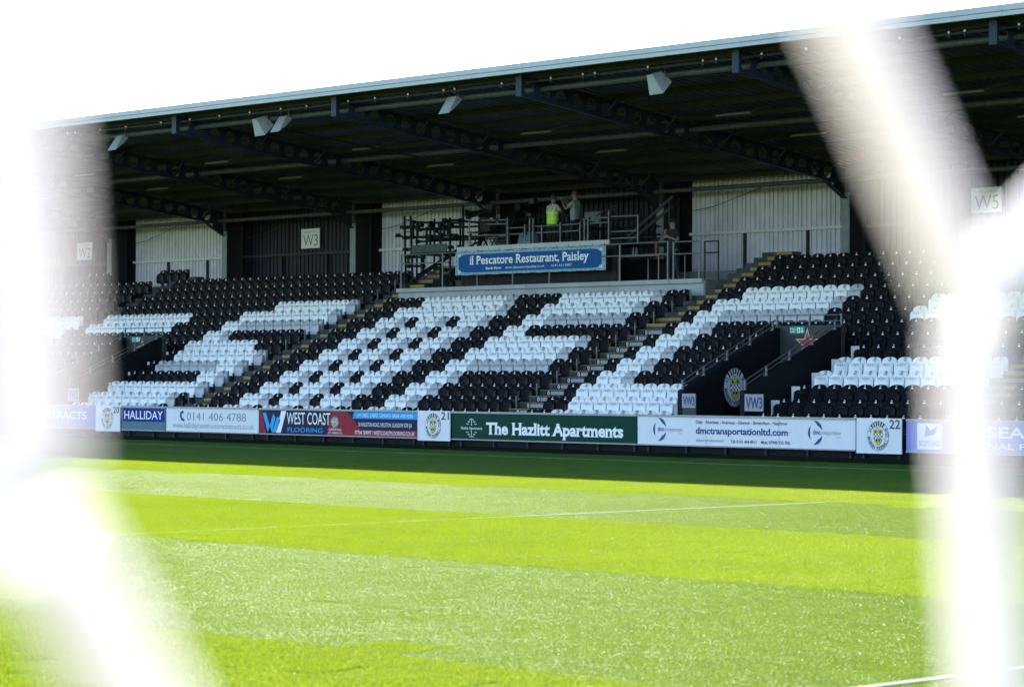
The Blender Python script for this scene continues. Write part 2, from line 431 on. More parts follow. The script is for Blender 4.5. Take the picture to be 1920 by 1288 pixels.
while x < X1:                                          # two-band eaves fascia in lengths
    x2 = min(x+BAY*1.0, X1)
    b = MB('fascia'); b.box(x, x2-.006, 48.40, 48.548, 10.10, 10.235); put(b, 'fascia_panel', GS)
    b = MB('fascia'); b.box(x, x2-.006, 48.425, 48.548, 9.985, 10.092); put(b, 'gutter', GS)
    x = x2
ypur = 49.15
while ypur < 63.3:
    z = ROOFZ(ypur)-.055; b = MB('steel_dark')
    b.box(X0, X1, ypur-.004, ypur+.004, z-.17, z); b.box(X0, X1, ypur-.004, ypur+.06, z-.178, z-.17)
    put(b, 'purlin', GS); ypur += 1.52
# cellular rafter, built once
def rafter():
    b = MB('steel_blue', 'steel_dark')
    zt = lambda y: ROOFZ(y)-.235
    dep = lambda y: .50 if y < 61.6 else .50+.42*min(1, (y-61.6)/1.0)
    w = .011; y0, y1 = 48.78, 62.55
    cells = [48.84+.6*q for q in range(22)]
    NP = 16
    def ring(yc):
        zc = (zt(yc)+zt(yc)-.5)/2; ya, yb = yc-.3, yc+.3
        rim = []; out = []
        for q in range(NP):
            t_ = math.pi/4+2*math.pi*q/NP; rim.append((yc+.19*math.cos(t_), zc+.19*math.sin(t_)))
            c_, s_ = math.cos(t_), math.sin(t_); mx = max(abs(c_), abs(s_)); uy, uz = c_/mx, s_/mx
            yy = yc+.3*uy; mid = (zt(yy)+zt(yy)-.5)/2; out.append((yy, mid+.25*uz))
        for sx in (-w, w):
            vs = [(sx, *p) for p in rim]+[(sx, *p) for p in out]
            fs = [(q, (q+1) % NP, NP+(q+1) % NP, NP+q) for q in range(NP)]
            b.add(vs, fs if sx > 0 else [f[::-1] for f in fs])
        vs = [(-w, *p) for p in rim]+[(w, *p) for p in rim]
        b.add(vs, [(q, NP+q, NP+(q+1) % NP, (q+1) % NP) for q in range(NP)])
    for yc in cells: ring(yc+.3)
    ya = cells[-1]+.6
    for p, q in ((y0, 48.84), (ya, 62.05), (62.05, y1)):
        b.polyx([(p, zt(p)-dep(p)), (q, zt(q)-dep(q)), (q, zt(q)), (p, zt(p))], -w, w)
    pr = [y0, 61.6, 62.6]
    ysb = [y0, 61.6, 62.1, 62.55]
    for p, q in zip(ysb, ysb[1:]):
        b.beam((0, p, zt(p)-dep(p)-.01), (0, q, zt(q)-dep(q)-.01), .20, .02)
    b.beam((0, y0, zt(y0)+.01), (0, y1, zt(y1)+.01), .20, .02)
    b.box(-.11, .11, y0-.02, y0-.002, zt(y0)-.54, zt(y0)+.03)
    return b
RM = rafter().mesh('rafter')
for k in range(-5, 9):
    xk = XR+k*BAY
    o = bpy.data.objects.new('rafter', RM); C.objects.link(o); o.parent = GS; o.location = (xk+58, -63, 0)
    for yb in (52.0, 54.4, 56.8, 59.2, 61.5):
        z = ROOFZ(yb)-.74; b = MB('steel_dark')
        b.beam((xk, yb, z), (xk-.55, yb+.05, z+.52), .05, .05); b.build('brace', o).location = (-xk, 0, 0)
        b = MB('steel_dark')
        b.beam((xk, yb+.012, z), (xk+.55, yb+.06, z+.52), .05, .05); b.build('brace', o).location = (-xk, 0, 0)
    # rear column; light on the flange and shade elsewhere put into its colours
    b = MB('column_lit', 'column_shade')
    b.box(xk-.15, xk+.15, 62.60, 62.63, 4.5, 7.55 if True else 8); b.box(xk-.008, xk+.008, 62.632, 63.38, 4.5, 8.3, 'column_shade')
    b.box(xk-.15, xk+.15, 63.38, 63.41, 4.5, 8.3, 'column_shade'); b.box(xk-.15, xk+.15, 62.60, 62.63, 7.551, 8.28, 'column_shade')
    for zz in (7.5, 8.0): b.box(xk-.14, xk+.14, 62.634, 63.376, zz, zz+.015, 'column_shade')
    put(b, 'column', GS)
    # dark closing plate behind the column
    b = MB('black_paint'); b.box(xk+.16, xk+.62, 63.44, 63.48, 4.5, 8.3); put(b, 'corner_flashing', GS)
# bracing tubes
for yy, zz, r_ in ((49.72, 9.69, .085), (55.6, 8.98, .085), (62.3, 7.93, .075)):
    for k in range(-5, 8):
        xa, xb = XR+k*BAY+.02, XR+(k+1)*BAY-.02
        b = MB('galv'); b.tube([(xa, yy, zz), (xb, yy, zz)], r_, 10, 'tube_grey'); put(b, 'bracing_tube', GS)
b = MB('steel_dark'); b.beam((-63.2, 50.6, 9.5), (-62.1, 55.4, 8.85), .06, .06); put(b, 'tie_rod', GS)
# strip lights, spot fittings
for k in range(-4, 7):
    xa = XR+k*BAY+2.4
    for yy, zz in ((54.0, 9.09), (57.2, 8.75)):
        b = MB('tube_light'); b.tube([(xa, yy, zz), (xa+1.27, yy, zz)], .017, 6); b.box(xa+.02, xa+1.25, yy-.02, yy+.02, zz+.016, zz+.04, 'galv')
        b.tube([(xa+1.27, yy, zz+.02), (xa+1.5, yy, zz+.10), (xa+2.0, yy, zz+.13)], .006, 5, 'galv'); put(b, 'strip_light', GS)
xf = -110.
while xf < -10:
    if True:
        b = MB('plate_white'); b.ball((xf, 49.1, 9.86), .034, .03, .036, None, 8, 5); b.tube([(xf, 49.12, 9.88), (xf+.05, 49.2, 9.98)], .014, 5, 'steel_dark')
        b.box(xf-.03, xf+.03, 49.09, 49.13, 9.74, 9.80, 'steel_dark'); put(b, 'roof_fitting', GS)
    xf += random.choice((1.2, 1.42, 1.5, .45, 1.9))
b = MB('steel_dark'); b.box(X0, X1, 49.16, 49.19, 9.80, 9.86); put(b, 'cable_tray', GS)
# rear wall, sheet by sheet
def sheet(xa, xb, z0, z1, m, period, depth, dark):
    b = MB(m); x = xa; pr = []
    while x < xb-.02:
        e = min(x+period, xb)
        pr += [(x, 0), (x+(e-x)*.70, 0), (x+(e-x)*.76, depth), (x+(e-x)*.94, depth)]; x = e
    pr.append((xb, 0)); n = len(pr)
    vs = [(px, 63.5+py, z) for z in (z0, z1) for px, py in pr]+[(px, 63.60, z) for z in (z0, z1) for px, py in pr]
    fs = [(q, q+1, n+q+1, n+q) for q in range(n-1)]+[(2*n+q, 3*n+q, 3*n+q+1, 2*n+q+1) for q in range(n-1)]
    fs += [(q, 2*n+q, 2*n+q+1, q+1) for q in range(n-1)]+[(n+q, n+q+1, 3*n+q+1, 3*n+q) for q in range(n-1)]
    b.add(vs, fs); return b
for k in range(-5, 8):
    xa, xb = XR+k*BAY+.6, XR+(k+1)*BAY-.12
    light = k % 2 != 0
    m = 'clad_light' if light else 'clad_dark'
    ns = 6; w = (xb-xa)/ns
    for q in range(ns):
        a_, b_ = xa+q*w+.004, xa+(q+1)*w-.004
        put(sheet(a_, b_, 6.60, 8.36, m, .205 if light else .23, .05, not light), 'wall_panel', GS)
        put(sheet(a_, b_, 4.9, 6.56, m, .205 if light else .23, .05, not light), 'wall_panel', GS)
    b = MB('rail_light' if light else 'steel_dark'); b.box(xa-.5 if not light else xa-.02, xb, 63.38, 63.498, 6.53, 6.62); put(b, 'wall_rail', GS)
    for q in ((2.3, 4.9) if light else (1.9, 4.6)):
        b = MB('steel_dark'); b.box(xa+q, xa+q+.07, 63.40, 63.498, 4.9, 6.53); put(b, 'wall_post', GS)
    b = MB('steel_dark'); b.tube([(xa+.1, 63.2, 7.55-.25), (xa+1.2, 63.2, 7.42), (xa+2.6, 63.15, 7.75), (xa+3.6, 63.1, 8.0)], .012, 4); put(b, 'cable', GS)
b = MB('black_paint'); b.box(X0, X1, 63.62, 63.72, 4.5, 8.5); put(b, 'backing_wall', GS)

# ---------------------------------------------------------------- parapet below the gantry
pw = empty('parapet_wall', (-58.5, 57.3, 3.6), 'pale concrete parapet wall under the camera gantry, behind the middle seats', 'wall')
b = MB('concrete_light'); b.box(GX0+.02, GX1-.02, 57.36, 57.44, 3.7, 4.68); put(b, 'wall_face', pw)
joints = [GX0, -62.85, -59.17, -55.54, -53.08, GX1]
for xa, xb in zip(joints, joints[1:]):
    b = MB('concrete_light' if xb > -53.0 or True else 'concrete'); b.box(xa+.008, xb-.008, 57.26, 57.5, 4.683, 4.81); put(b, 'coping_slab', pw)

# ---------------------------------------------------------------- seats
def arch(w, z0, z1, rt, n=6, rb=.03):
    """rounded panel outline (X-Z), counter-clockwise"""
    pts = [(-w/2+rb, z0), (w/2-rb, z0), (w/2, z0+rb)]
    for q in range(n+1):
        t_ = math.pi/2*q/n; c_ = math.cos(t_)**.75; s_ = math.sin(t_)**.75
        pts.append((w/2-rt*1.5*(1-c_), z1-rt*(1-s_)))
    for q in range(n+1):
        t_ = math.pi/2*(n-q)/n; c_ = math.cos(t_)**.75; s_ = math.sin(t_)**.75
        pts.append((-w/2+rt*1.5*(1-c_), z1-rt*(1-s_)))
    pts.append((-w/2, z0+rb)); return pts
def shell(mb, out, yf, bow, th, k, rim=.018, slope=0.):
    """curved moulded panel: outline, bowed back at the middle, with a thin raised rim"""
    n = len(out); w = max(p[0] for p in out); zs = [p[1] for p in out]; zm = (min(zs)+max(zs))/2
    Y = lambda x, z: yf+bow*(1-(x/w)**2)+slope*(z-zm)
    inn = [(x*(1-rim/w), zm+(z-zm)*(1-rim/(max(zs)-zm))) for x, z in out]
    inn2 = [(x*.45, zm+(z-zm)*.5) for x, z in out]
    vs = [(x, Y(x, z)-.010, z) for x, z in out]+[(x, Y(x, z)+.004, z) for x, z in inn]+[(x, Y(x, z)+.006, z) for x, z in inn2]+[(x, Y(x, z)+th, z) for x, z in out]
    vs += [(0, Y(0, zm)+.006, zm), (0, Y(0, zm)+th+.01, zm)]
    fs = []
    for q in range(n):
        r_ = (q+1) % n
        fs += [(q, r_, n+r_, n+q), (n+q, n+r_, 2*n+r_, 2*n+q), (2*n+q, 2*n+r_, 4*n), (r_, q, 3*n+q, 3*n+r_), (3*n+r_, 3*n+q, 4*n+1)]
    mb.add(vs, fs, k, True)
ST_ = {}
def seat_meshes(col, full=True):
    k = 'seat_'+col; n = 6 if full else 3
    back = MB(k); shell(back, arch(.452, .46, .855, .155, n), -.02, .035, .03, k, slope=.10)
    pan = MB(k); shell(pan, arch(.425, .335, .715, .115, n, .05), -.165, .018, .05, k, slope=.06)
    for q in (-.11, -.055, 0, .055, .11):      # moulded slots at the lip
        pan.box(q-.0032, q+.0032, -.163, -.150, .615+abs(q)*.25, .69-abs(q)*.12, 'seat_grey' if col != 'black' else 'print_dark')
    lab = MB('plate_white' if col == 'black' else 'text_grey')
    kk = 'plate_white' if col == 'black' else 'text_grey'
    lab.box(-.028, .028, -.024, -.006, .755, .785, kk); lab.box(-.010, .012, -.016, .004, .805, .83, kk)
    br = MB('charcoal'); br.box(.205, .275, -.20, .0, .37, .43, 'charcoal'); br.box(.215, .262, -.235, -.18, .385, .405, 'galv')
    br.box(-.24, .24, -.12, -.08, .325, .365, 'charcoal'); br.box(-.02, .02, -.10, .02, .02, .33, 'charcoal')
    return back, pan, lab, br
for c_ in ('white', 'grey', 'black'):
    ST_[c_] = [m.mesh(n) for m, n in zip(seat_meshes(c_), ('backrest', 'seat_pan', 'number_label', 'bracket'))]
    ST_[c_+'_lo'] = seat_meshes(c_, False)
CN = {'W': 'white', 'G': 'grey', 'B': 'black'}
MM = 'WWGB'
S3 = {0: 'BBB'+MM*2+'WWG'+'BBB'+'WWG'+'B'*8, 2: 'BBB'+MM*2+'WWG'+'BBB'+'WWG'+'B'*8,
      3: 'BBB'+MM*2+'WWG'+'BBB'+'WW'+'G'*7+'BB', 4: 'BBB'+MM*2+'WWG'+'BBB'+'W'*8+'GBB',
      6: 'BBB'+MM*2+'WWG'+'BBB'+'WW'+'B'*9, 8: 'BBB'+'W'*10+'G'+'BBB'+'W'*8+'GBB', 9: 'BBBB'+'W'*8+'G'+'BBBB'+'W'*8+'GBB'}
S3[-1] = S3[1] = S3[0]; S3[5] = S3[4]; S3[7] = S3[3]
# section 2 read from its right end, section 4 from its left end
S2 = {-1: 'BG'+'W'*9, 0: 'BG'+'W'*9, 1: 'G'+'W'*10, 2: 'GWW'+'B'*8, 3: 'GWW'+'G'*7+'B', 4: 'G'+'W'*9+'B', 5: 'BBB'+'W'*8,
      6: 'B'*8+'GWW', 7: 'G'*9+'WW'+'B'*6+'W'*11, 8: 'G'+'W'*10+'B'*6+'W'*11, 9: 'G'+'W'*8}
S4 = {-1: 'BB'+'W'*9, 0: 'BB'+'W'*8+'G', 1: 'B'+'W'*10, 2: 'BWWG', 3: 'BWWG', 4: 'BWWG', 5: 'BWWG', 6: 'BWWG',
      7: 'BWW'+'G'*8+'B'*6+'W'*11, 8: 'B'+'W'*9+'G'+'B'*6+'W'*11, 9: 'BB'+'W'*8+'G'}
for i in (2, 3): S4[i] = S4[i]+'B'*(17-len(S4[i]))+'W'*11
seats = []   # (x, row, colour, section, index)
for i in range(-1, 13):
    for q in range(28):
        hole = i <= 4 and 11 <= q < 17
        if not hole:
            s = S2.get(i, ''); seats.append((-67.02-.478*q, i, s[q] if q < len(s) else 'B', 2, q))
            s = S4.get(i, ''); seats.append((-50.42+.479*q, i, s[q] if q < len(s) else 'B', 4, q))
            seats.append((-50.42+PER+.479*q, i, 'B', 6, q))
        if i <= 9: seats.append((-65.17+.4845*q, i, S3[i][q], 3, q))
        c_ = 'W' if (i in (7, 8) and q < 9) or (i in (0, 1) and q > 12) else 'B'
        seats.append((-81.9-.482*q, i, c_, 1, q))
        seats.append((-35.75+.4845*q, i, 'B', 5, q))
for xa in (-87.35, -82.4):     # short groups of seats on the top landing
    for q in range(4): seats.append((xa+.485*q, 13.35, 'B', 7, q))
def inframe(x, i):
    y, z = YS(i), FL(i)+.6-CAMZ; L = x*cy+y*sy; D = -x*sy+y*cy
    return -.199 < L/D < .197 and i >= 0, math.sqrt(L*L+D*D)
NUM = 'first second third fourth fifth sixth seventh eighth ninth tenth eleventh twelfth thirteenth fourteenth'.split()
def nth(n):
    if n <= 14: return NUM[n-1]
    suf = 'th' if n % 100 in (11, 12, 13) else {1: 'st', 2: 'nd', 3: 'rd'}.get(n % 10, 'th')
    return f'{n}{suf}'
cand = sorted([(inframe(x, i)[1], x, i, c_, s, q) for x, i, c_, s, q in seats if inframe(x, i)[0] and s != 7])
near = {(x, i) for _, x, i, c_, s, q in cand[:300]}
rest = MB('seat_black')
for x, i, c_, s, q in seats:
    col = CN[c_]
    jit = random.uniform(-.006, .006)
    if (x, i) in near:
        row = NUM[i]+' full row up' if i else 'lowest full row'
        if s == 3: wh = f'{nth(28-q)} seat left of the stepped aisle with white riser plates'; wh = f'{nth(28-q)} left of the white-plated aisle'
        elif s == 4 and (q < 14 or i > 4): wh = f'{nth(q+1)} right of the white-plated aisle'
        elif s == 4: wh = f'{nth(q-16)} right of the passage with the crest'
        elif s == 5: wh = f'{nth(q+1)} right of the right-hand aisle'
        else: wh = f'{nth(28-q)} from its aisle'
        r_ = empty('stadium_seat', (x+jit, YS(i), FL(i)), f'{col} tip-up seat, {row}, {wh}', 'seat', 'tip-up seats in the stand')
        for me_, nm in zip(ST_[col], ('backrest', 'seat_pan', 'number_label', 'bracket')):
            o = bpy.data.objects.new(nm, me_); C.objects.link(o); o.parent = r_
    else:
        for mb in ST_[col+'_lo']:
            o_ = len(rest.v); rest.v += [(a+x+jit, b+YS(i), c+FL(i)) for a, b, c in mb.v]
            idx = [rest.mi(k) for k in mb.m]
            for fi, f in enumerate(mb.f):
                if fi in mb.smooth: rest.smooth.add(len(rest.f))
                rest.f.append(tuple(o_+v for v in f)); rest.i.append(idx[mb.i[fi]])
o = rest.build('stadium_seats'); tag(o, kind='stuff')
# end posts of seat rows beside the aisles and white end sheets beside the passages
for i in range(0, 13):
    for xe in (-66.72, -51.83):
        if xe > -52 and i > 9: continue
        b = MB('galv'); b.box(xe, xe+.03, YS(i)-.05, YS(i)-.01, FL(i), FL(i)+.84); b.build('seat_row_post', terrace)
    if i <= 4:
        for xe in (-42.62, -42.62-PER):
            b = MB('slate_blue'); b.box(xe, xe+.04+(.22 if xe > -50 else .06), YS(i)-.10, YS(i)-.08, FL(i)+.36, FL(i)+.80, 'crest_grey'); b.build('end_sheet', terrace)

# ---------------------------------------------------------------- passages (vomitories)
def bars(root, segs, r=.022, mat_='galv', name='rail', n=6):
    for s_ in segs: put(MB(mat_).tube([s_[0], s_[1]], r, n, mat_), name, root)
for vi, dx in enumerate((0, -PER)):
    who = ('crest passage', 'passage near the left net cord')[vi]
    L_, R_ = -45.1+dx, -43.2+dx
    topline = lambda y: 1.57+(y-49.27)*.4432
    for nm, xa, xb in (('left', L_-.2, L_), ('right', R_, R_+.15)):
        b = MB('black_paint'); b.polyx([(49.22, -.2), (52.98, -.2), (52.98, topline(52.98)), (49.22, topline(49.22))], xa, xb)
        w_ = b.build('passage_wall'); tag(w_, f'sloping black {nm} side wall of the {who}', 'wall', 'black walls of the seating passages')
        r_ = empty('hand_rail', (xa+.1, 49.3, topline(49.3)), f'sloping grey handrail on the {nm} wall of the {who}', 'handrail', 'handrails of the seating passages')
        xm = xa+.1
        for dz, rr in ((.235, .015), (.115, .015)):
            put(MB('tube_grey').tube([(xm, 49.3, topline(49.3)+dz), (xm, 52.9, topline(52.9)+dz)], rr, 6), 'rail', r_)
        for yy in (49.3, 50.1, 51.0, 51.9, 52.8):
            b = MB('galv'); b.box(xm-.022, xm+.022, yy-.02, yy+.02, topline(yy), topline(yy)+.25); b.box(xm-.05, xm+.05, yy-.06, yy+.06, topline(yy)-.002, topline(yy)+.012); put(b, 'post', r_)
    b = MB('charcoal'); b.box(L_-.2, R_+.15, 52.99, 53.14, -.2, 3.26)
    bw = tag(b.build('passage_wall'), f'dark grey end wall with exit sign, {who}', 'wall', 'black walls of the seating passages')
    r_ = empty('guard_rail', ((L_+R_)/2, 53.05, 3.26), f'low grey guard rail on the end wall, {who}', 'guard rail', 'guard rails above the passages')
    for zz in (3.37, 3.53): put(MB('galv').tube([(L_-.18, 53.05, zz), (R_+.13, 53.05, zz)], .014, 6), 'rail', r_)
    for xx in (L_-.16, (L_+R_)/2, R_+.11): put(MB('galv').box(xx-.02, xx+.02, 53.03, 53.07, 3.26, 3.56), 'post', r_)
    # charcoal passage floor; entry sill
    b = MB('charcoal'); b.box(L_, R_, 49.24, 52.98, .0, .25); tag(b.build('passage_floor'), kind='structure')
    # exit sign
    e = empty('exit_sign', (-44.5+dx, 52.98, 3.14), 'small green fire exit sign, '+who, 'exit sign', 'green exit signs in the passages')
    p_ = MB('exit_green'); p_.box(-44.76+dx, -44.25+dx, 52.965, 52.988, 3.05, 3.23); put(p_, 'panel', e)
    b = MB('text_white'); text(b, 'Fire', -44.73+dx, -44.56+dx, 3.15, 3.195, 52.961, 'text_white'); text(b, 'exit', -44.73+dx, -44.57+dx, 3.085, 3.13, 52.961, 'text_white')
    quad(b, -44.50+dx, -44.40+dx, 3.07, 3.21, 52.961, 'text_white')
    flat(b, [(-44.33+dx, 3.07), (-44.28+dx, 3.12), (-44.315+dx, 3.12), (-44.315+dx, 3.21), (-44.345+dx, 3.21), (-44.345+dx, 3.12), (-44.38+dx, 3.12)], 52.961, 'text_white')
    flat(b, [(-44.475+dx, 3.08), (-44.44+dx, 3.08), (-44.425+dx, 3.13), (-44.43+dx, 3.18), (-44.46+dx, 3.19), (-44.475+dx, 3.14)], 52.958, 'exit_green')
    put(b, 'lettering', e)
    # star
    e = empty('star_emblem', (-44.15+dx, 52.98, 2.8), 'red star with gold outline, '+who, 'emblem', 'red stars in the passages')
    cxs, czs = -44.17+dx, 2.78
    star = lambda r_: [(cxs+r_*(1 if q % 2 == 0 else .40)*math.cos(R(90+36*q)), czs+r_*(1 if q % 2 == 0 else .40)*math.sin(R(90+36*q))) for q in range(10)]
    p_ = MB('star_gold'); p_.poly(star(.42), 52.975, 52.988); put(p_, 'outline', e)
    p_ = MB('star_red'); p_.poly(star(.345), 52.970, 52.9745); put(p_, 'star', e)
    # block signs at the mouth
    for nm, xa, xb in (('left', -45.10+dx, -44.65+dx), ('right', -43.0+dx, -42.40+dx)):
        e = empty('block_sign', ((xa+xb)/2, 49.19, 1.05), f'white VW{3-vi} sign on the {nm} wall end, {who}', 'sign', 'seating signs at the passages')
        z0_, z1_ = (1.12, 1.48) if nm == 'left' else (1.06, 1.48)
        put(MB('sign_grey').box(xa, xb, 49.17, 49.195, z0_, z1_), 'panel', e)
        b = MB('navy_text'); text(b, f'VW{3-vi}', xa+.04, xb-.02, z0_+.07, z1_-.07, 49.166, 'navy_text', .03); put(b, 'lettering', e)
        if nm == 'left': put(MB('charcoal').box(xa, xb, 49.197, 49.22, .6, z1_), 'post', e)
    if vi == 0:
        # crest painted plaque, facing +X on the inside of the left wall: built facing -Y, then turned
        b = MB('crest_grey'); crest(b, 0, 0, .43, .51, 0)
        bk = MB('crest_black'); bk.poly(ell(0, 0, .435, .515), .0015, .012)
        e = empty('club_crest', (L_+.014, 51.17, 1.64), 'large oval club crest with yellow shield on the black passage wall', 'crest')
        e.rotation_euler = (0, 0, R(90))
        bk.build('plaque', e); b.build('emblem', e)

# ---------------------------------------------------------------- pitch-side boards
YB = 48.30; FY = YB-.004
def board(xa, xb, label, m='board_white', z0=.21, z1=.90, frame=True):
    e = empty('advertising_board', ((xa+xb)/2, YB, 0), label, 'advertising board', 'advertising boards along the pitch')
    put(MB(m).box(xa+.004, xb-.004, YB, YB+.03, z0, z1), 'panel', e)
    if frame:
        put(MB('board_frame').box(xa, xb, YB-.02, YB+.05, z1+.001, z1+.052), 'frame', e)
        put(MB('board_frame').box(xa, xb, YB-.02, YB+.05, z0-.032, z0-.001), 'frame', e)
    x = xa+.3
    while x < xb:
        put(MB('steel_dark').box(x, x+.05, YB+.04, YB+.09, 0, z1), 'post', e); x += 1.3
    return e
bd = board(-74.6, -69.56, 'pale lilac board of half hidden capital lettering left of board 20', 'lilac')
b = MB('text_white'); text(b, 'CONTRACTS', -73.4, -70.1, .50, .74, FY, 'text_white', .02); put(b, 'lettering', bd)
for num, xa in ((20, -69.53), (21, -54.13), (22, -38.73)):
    e = empty('club_board', (xa+.65, YB-.03, 0), f'tall white crest board numbered {num}, '+{20: 'left of the royal blue name board', 21: 'left of the dark green board', 22: 'right of the white haulage board'}[num], 'advertising board', 'white crest boards')
    put(MB('board_white').box(xa, xa+1.31, YB-.05, YB-.02, .135, .955), 'panel', e)
    put(MB('board_frame').box(xa-.012, xa-.001, YB-.055, YB-.015, .13, .96), 'frame', e)
    b = MB('crest_grey'); crest(b, xa+.64, .545, .315, .345, YB-.053, 'board_white', .0022); put(b, 'emblem', e)
    b = MB('text_purple'); text(b, str(num), xa+.96, xa+1.28, .72, .925, YB-.053, 'text_purple', .02); put(b, 'lettering', e)
    for xx in (xa+.1, xa+1.15): put(MB('steel_dark').box(xx, xx+.05, YB+.04, YB+.09, 0, .9), 'post', e)
bd = board(-68.19, -65.86, 'blue and slate board with one large white name beside board 20', 'slate_blue')
b = MB('royal'); b.box(-68.13, -65.92, YB-.006, YB-.001, .47, .875); put(b, 'name_panel', bd)
b = MB('text_white'); text(b, 'HALLIDAY', -68.03, -66.0, .545, .80, YB-.009, 'text_white', .006); put(b, 'lettering', bd)
bd = board(-65.83, -61.26, 'white board with blue phone number and web address')
b = MB('navy_text'); text(b, '0141 406 4788', -64.78, -61.85, .54, .78, FY, 'text_grey', -.004)
text(b, 'www.hallidayconstructioncontracts.co.uk', -65.50, -61.48, .31, .47, FY, 'text_grey', -.006); put(b, 'lettering', bd)
b = MB('navy_text')
arcp = [(-64.98, .84), (-65.10, .80), (-65.14, .68), (-65.06, .54), (-64.93, .50), (-64.88, .56), (-64.94, .60), (-64.99, .60), (-65.04, .68), (-65.02, .74), (-64.96, .75), (-64.93, .80)]
for tri in ((0, 1, 10, 11), (1, 2, 9, 10), (2, 3, 8, 9), (3, 4, 7, 8), (4, 5, 6, 7)):
    flat(b, [arcp[q] for q in tri], FY, 'navy_text')
put(b, 'telephone_symbol', bd)
bd = board(-61.23, -54.18, 'dark navy and red flooring firm board left of board 21', 'wc_navy')
b = MB('red_print'); Y1 = FY
flat(b, [(-61.2, .22), (-60.9, .22), (-61.1, .89), (-61.2, .89)], Y1, 'red_print')
flat(b, [(-58.1, .21), (-54.2, .21), (-54.2, .38), (-56.6, .38), (-57.2, .89), (-57.95, .89)], Y1, 'red_print')
flat(b, [(-56.95, .70), (-54.2, .70), (-54.2, .89), (-56.9, .89)], Y1-.003, 'cyan_print')
for k_, p_ in (('cyan_print', [(-61.05, .80), (-60.9, .82), (-60.62, .24), (-60.80, .24)]), ('cyan_print', [(-60.80, .24), (-60.62, .24), (-60.45, .66), (-60.55, .80)]),
               ('text_white', [(-60.42, .24), (-60.20, .24), (-59.95, .88), (-60.18, .88)]), ('cyan_print', [(-60.62, .24), (-60.42, .24), (-60.22, .62), (-60.36, .72)])):
    flat(b, p_, Y1-.004, k_)
put(b, 'print', bd)
b = MB('text_white'); text(b, 'WEST COAST', -59.92, -57.95, .50, .84, Y1-.005, 'text_white', .004); text(b, 'FLOORING', -59.88, -58.28, .27, .40, Y1-.005, 'cyan_print', .006)
text(b, 'LVT  VINYL  CARPET  LAMINATE  GRASS  AND MORE', -56.75, -54.38, .745, .84, Y1-.006, 'text_white', 0)
text(b, '30 KINGSTON ROAD, NEILSTON, GLASGOW G78 3JA', -56.7, -54.42, .48, .59, Y1-.005, 'text_white', 0)
text(b, '07704 769997 / WESTCOASTFLOORING.CO.UK', -56.85, -54.3, .25, .36, Y1-.005, 'text_white', 0)
text(b, 'SUPPORTING', -58.0, -57.45, .34, .40, Y1-.005, 'text_white', 0); text(b, 'ST. MIRREN FC', -58.02, -57.4, .245, .30, Y1-.005, 'text_white', 0)
put(b, 'lettering', bd)
b = MB('crest_grey'); crest(b, -57.74, .59, .17, .17, Y1-.006, 'crest_grey', .0012); put(b, 'emblem', bd)
bd = board(-52.80, -45.85, 'dark green board with large white serif lettering', 'green_board')
b = MB('text_white'); text(b, 'The Hazlitt Apartments', -51.42, -46.32, .36, .67, FY, 'text_white', .034, True); text(b, 'Hazlitt Apartments', -52.42, -51.58, .47, .54, FY, 'text_white', .006, True); put(b, 'lettering', bd)
b = MB('text_white')
for q in range(3):
    for sg in (-1, 1):
        zc = .505+sg*(.11+.06*q); 
        for sx in (-1, 1): flat(b, ell(-52.0+sx*(.16-.05*q), zc, .055-.01*q, .016, 10), FY, 'crest_grey')
    flat(b, ell(-52.0, .60+.07*q, .02, .035, 8), FY-.001, 'crest_grey'); flat(b, ell(-52.0, .41-.06*q, .02, .035, 8), FY-.001, 'crest_grey')
put(b, 'ornament', bd)
bd = board(-45.82, -38.80, 'long white haulage board with navy crescents and web address')
b = MB('navy_text')
def swoosh(cx, cz, s):
    def cres(a0, a1, r, w, ox, oz):
        n = 10; o_ = []; i_ = []
        for q in range(n+1):
            t_ = R(a0+(a1-a0)*q/n); ww = w*math.sin(math.pi*q/n)
            o_.append((cx+ox+r*math.cos(t_), cz+oz+r*math.sin(t_))); i_.append((cx+ox+(r-ww)*math.cos(t_), cz+oz+(r-ww)*math.sin(t_)))
        m_ = MB('navy_text')
        for q in range(n): flat(m_, [o_[q], o_[q+1], i_[q+1], i_[q]], FY, 'navy_text')
        put(m_, 'crescent', bd)
    cres(0, 100, .24*s, .09*s, -.05, .06); cres(180-60, 180+60, .2*s, .07*s, -.07, 0); cres(-100, 0, .24*s, .09*s, -.05, -.06)
for cxs in (-45.02, -39.98):
    swoosh(cxs, .585, .95)
    text(b, 'dmc', cxs-.10, cxs+.13, .545, .66, FY-.002, 'navy_text', .01); text(b, 'transportation', cxs+.15, cxs+.74, .545, .645, FY-.002, 'text_grey', -.008)
    text(b, 'LTD', cxs+.60, cxs+.74, .47, .505, FY-.002, 'text_grey', -.005)
text(b, 'dmctransportationltd.com', -43.84, -40.86, .50, .66, FY, 'navy_text', .032)
text(b, 'Daily - Aberdeen - Inverness - Glasgow - Birmingham - Heathrow', -43.83, -40.88, .75, .83, FY, 'text_purple', .02)
text(b, 'AIRFREIGHT (DPS CARGO) SPECIALIST', -43.83, -42.91, .305, .355, FY, 'text_purple', 0)
text(b, 'Tel: 0141 404 8411    Mob: 07900 933 700', -42.69, -40.80, .29, .365, FY, 'text_purple', .022); put(b, 'lettering', bd)
for xx in (-43.5, -41.15): put(MB('text_grey').box(xx, xx+.008, YB-.003, YB-.0005, .215, .895), 'seam', bd)
bd = board(-37.32, -30.3, 'pale violet board right of board 22, mostly behind the net cord', 'lilac')
b = MB('text_white'); quad(b, -37.0, -36.3, .26, .86, FY, 'board_white'); text(b, 'SCOTLAND', -36.95, -36.35, .34, .46, FY-.003, 'lilac', .01)
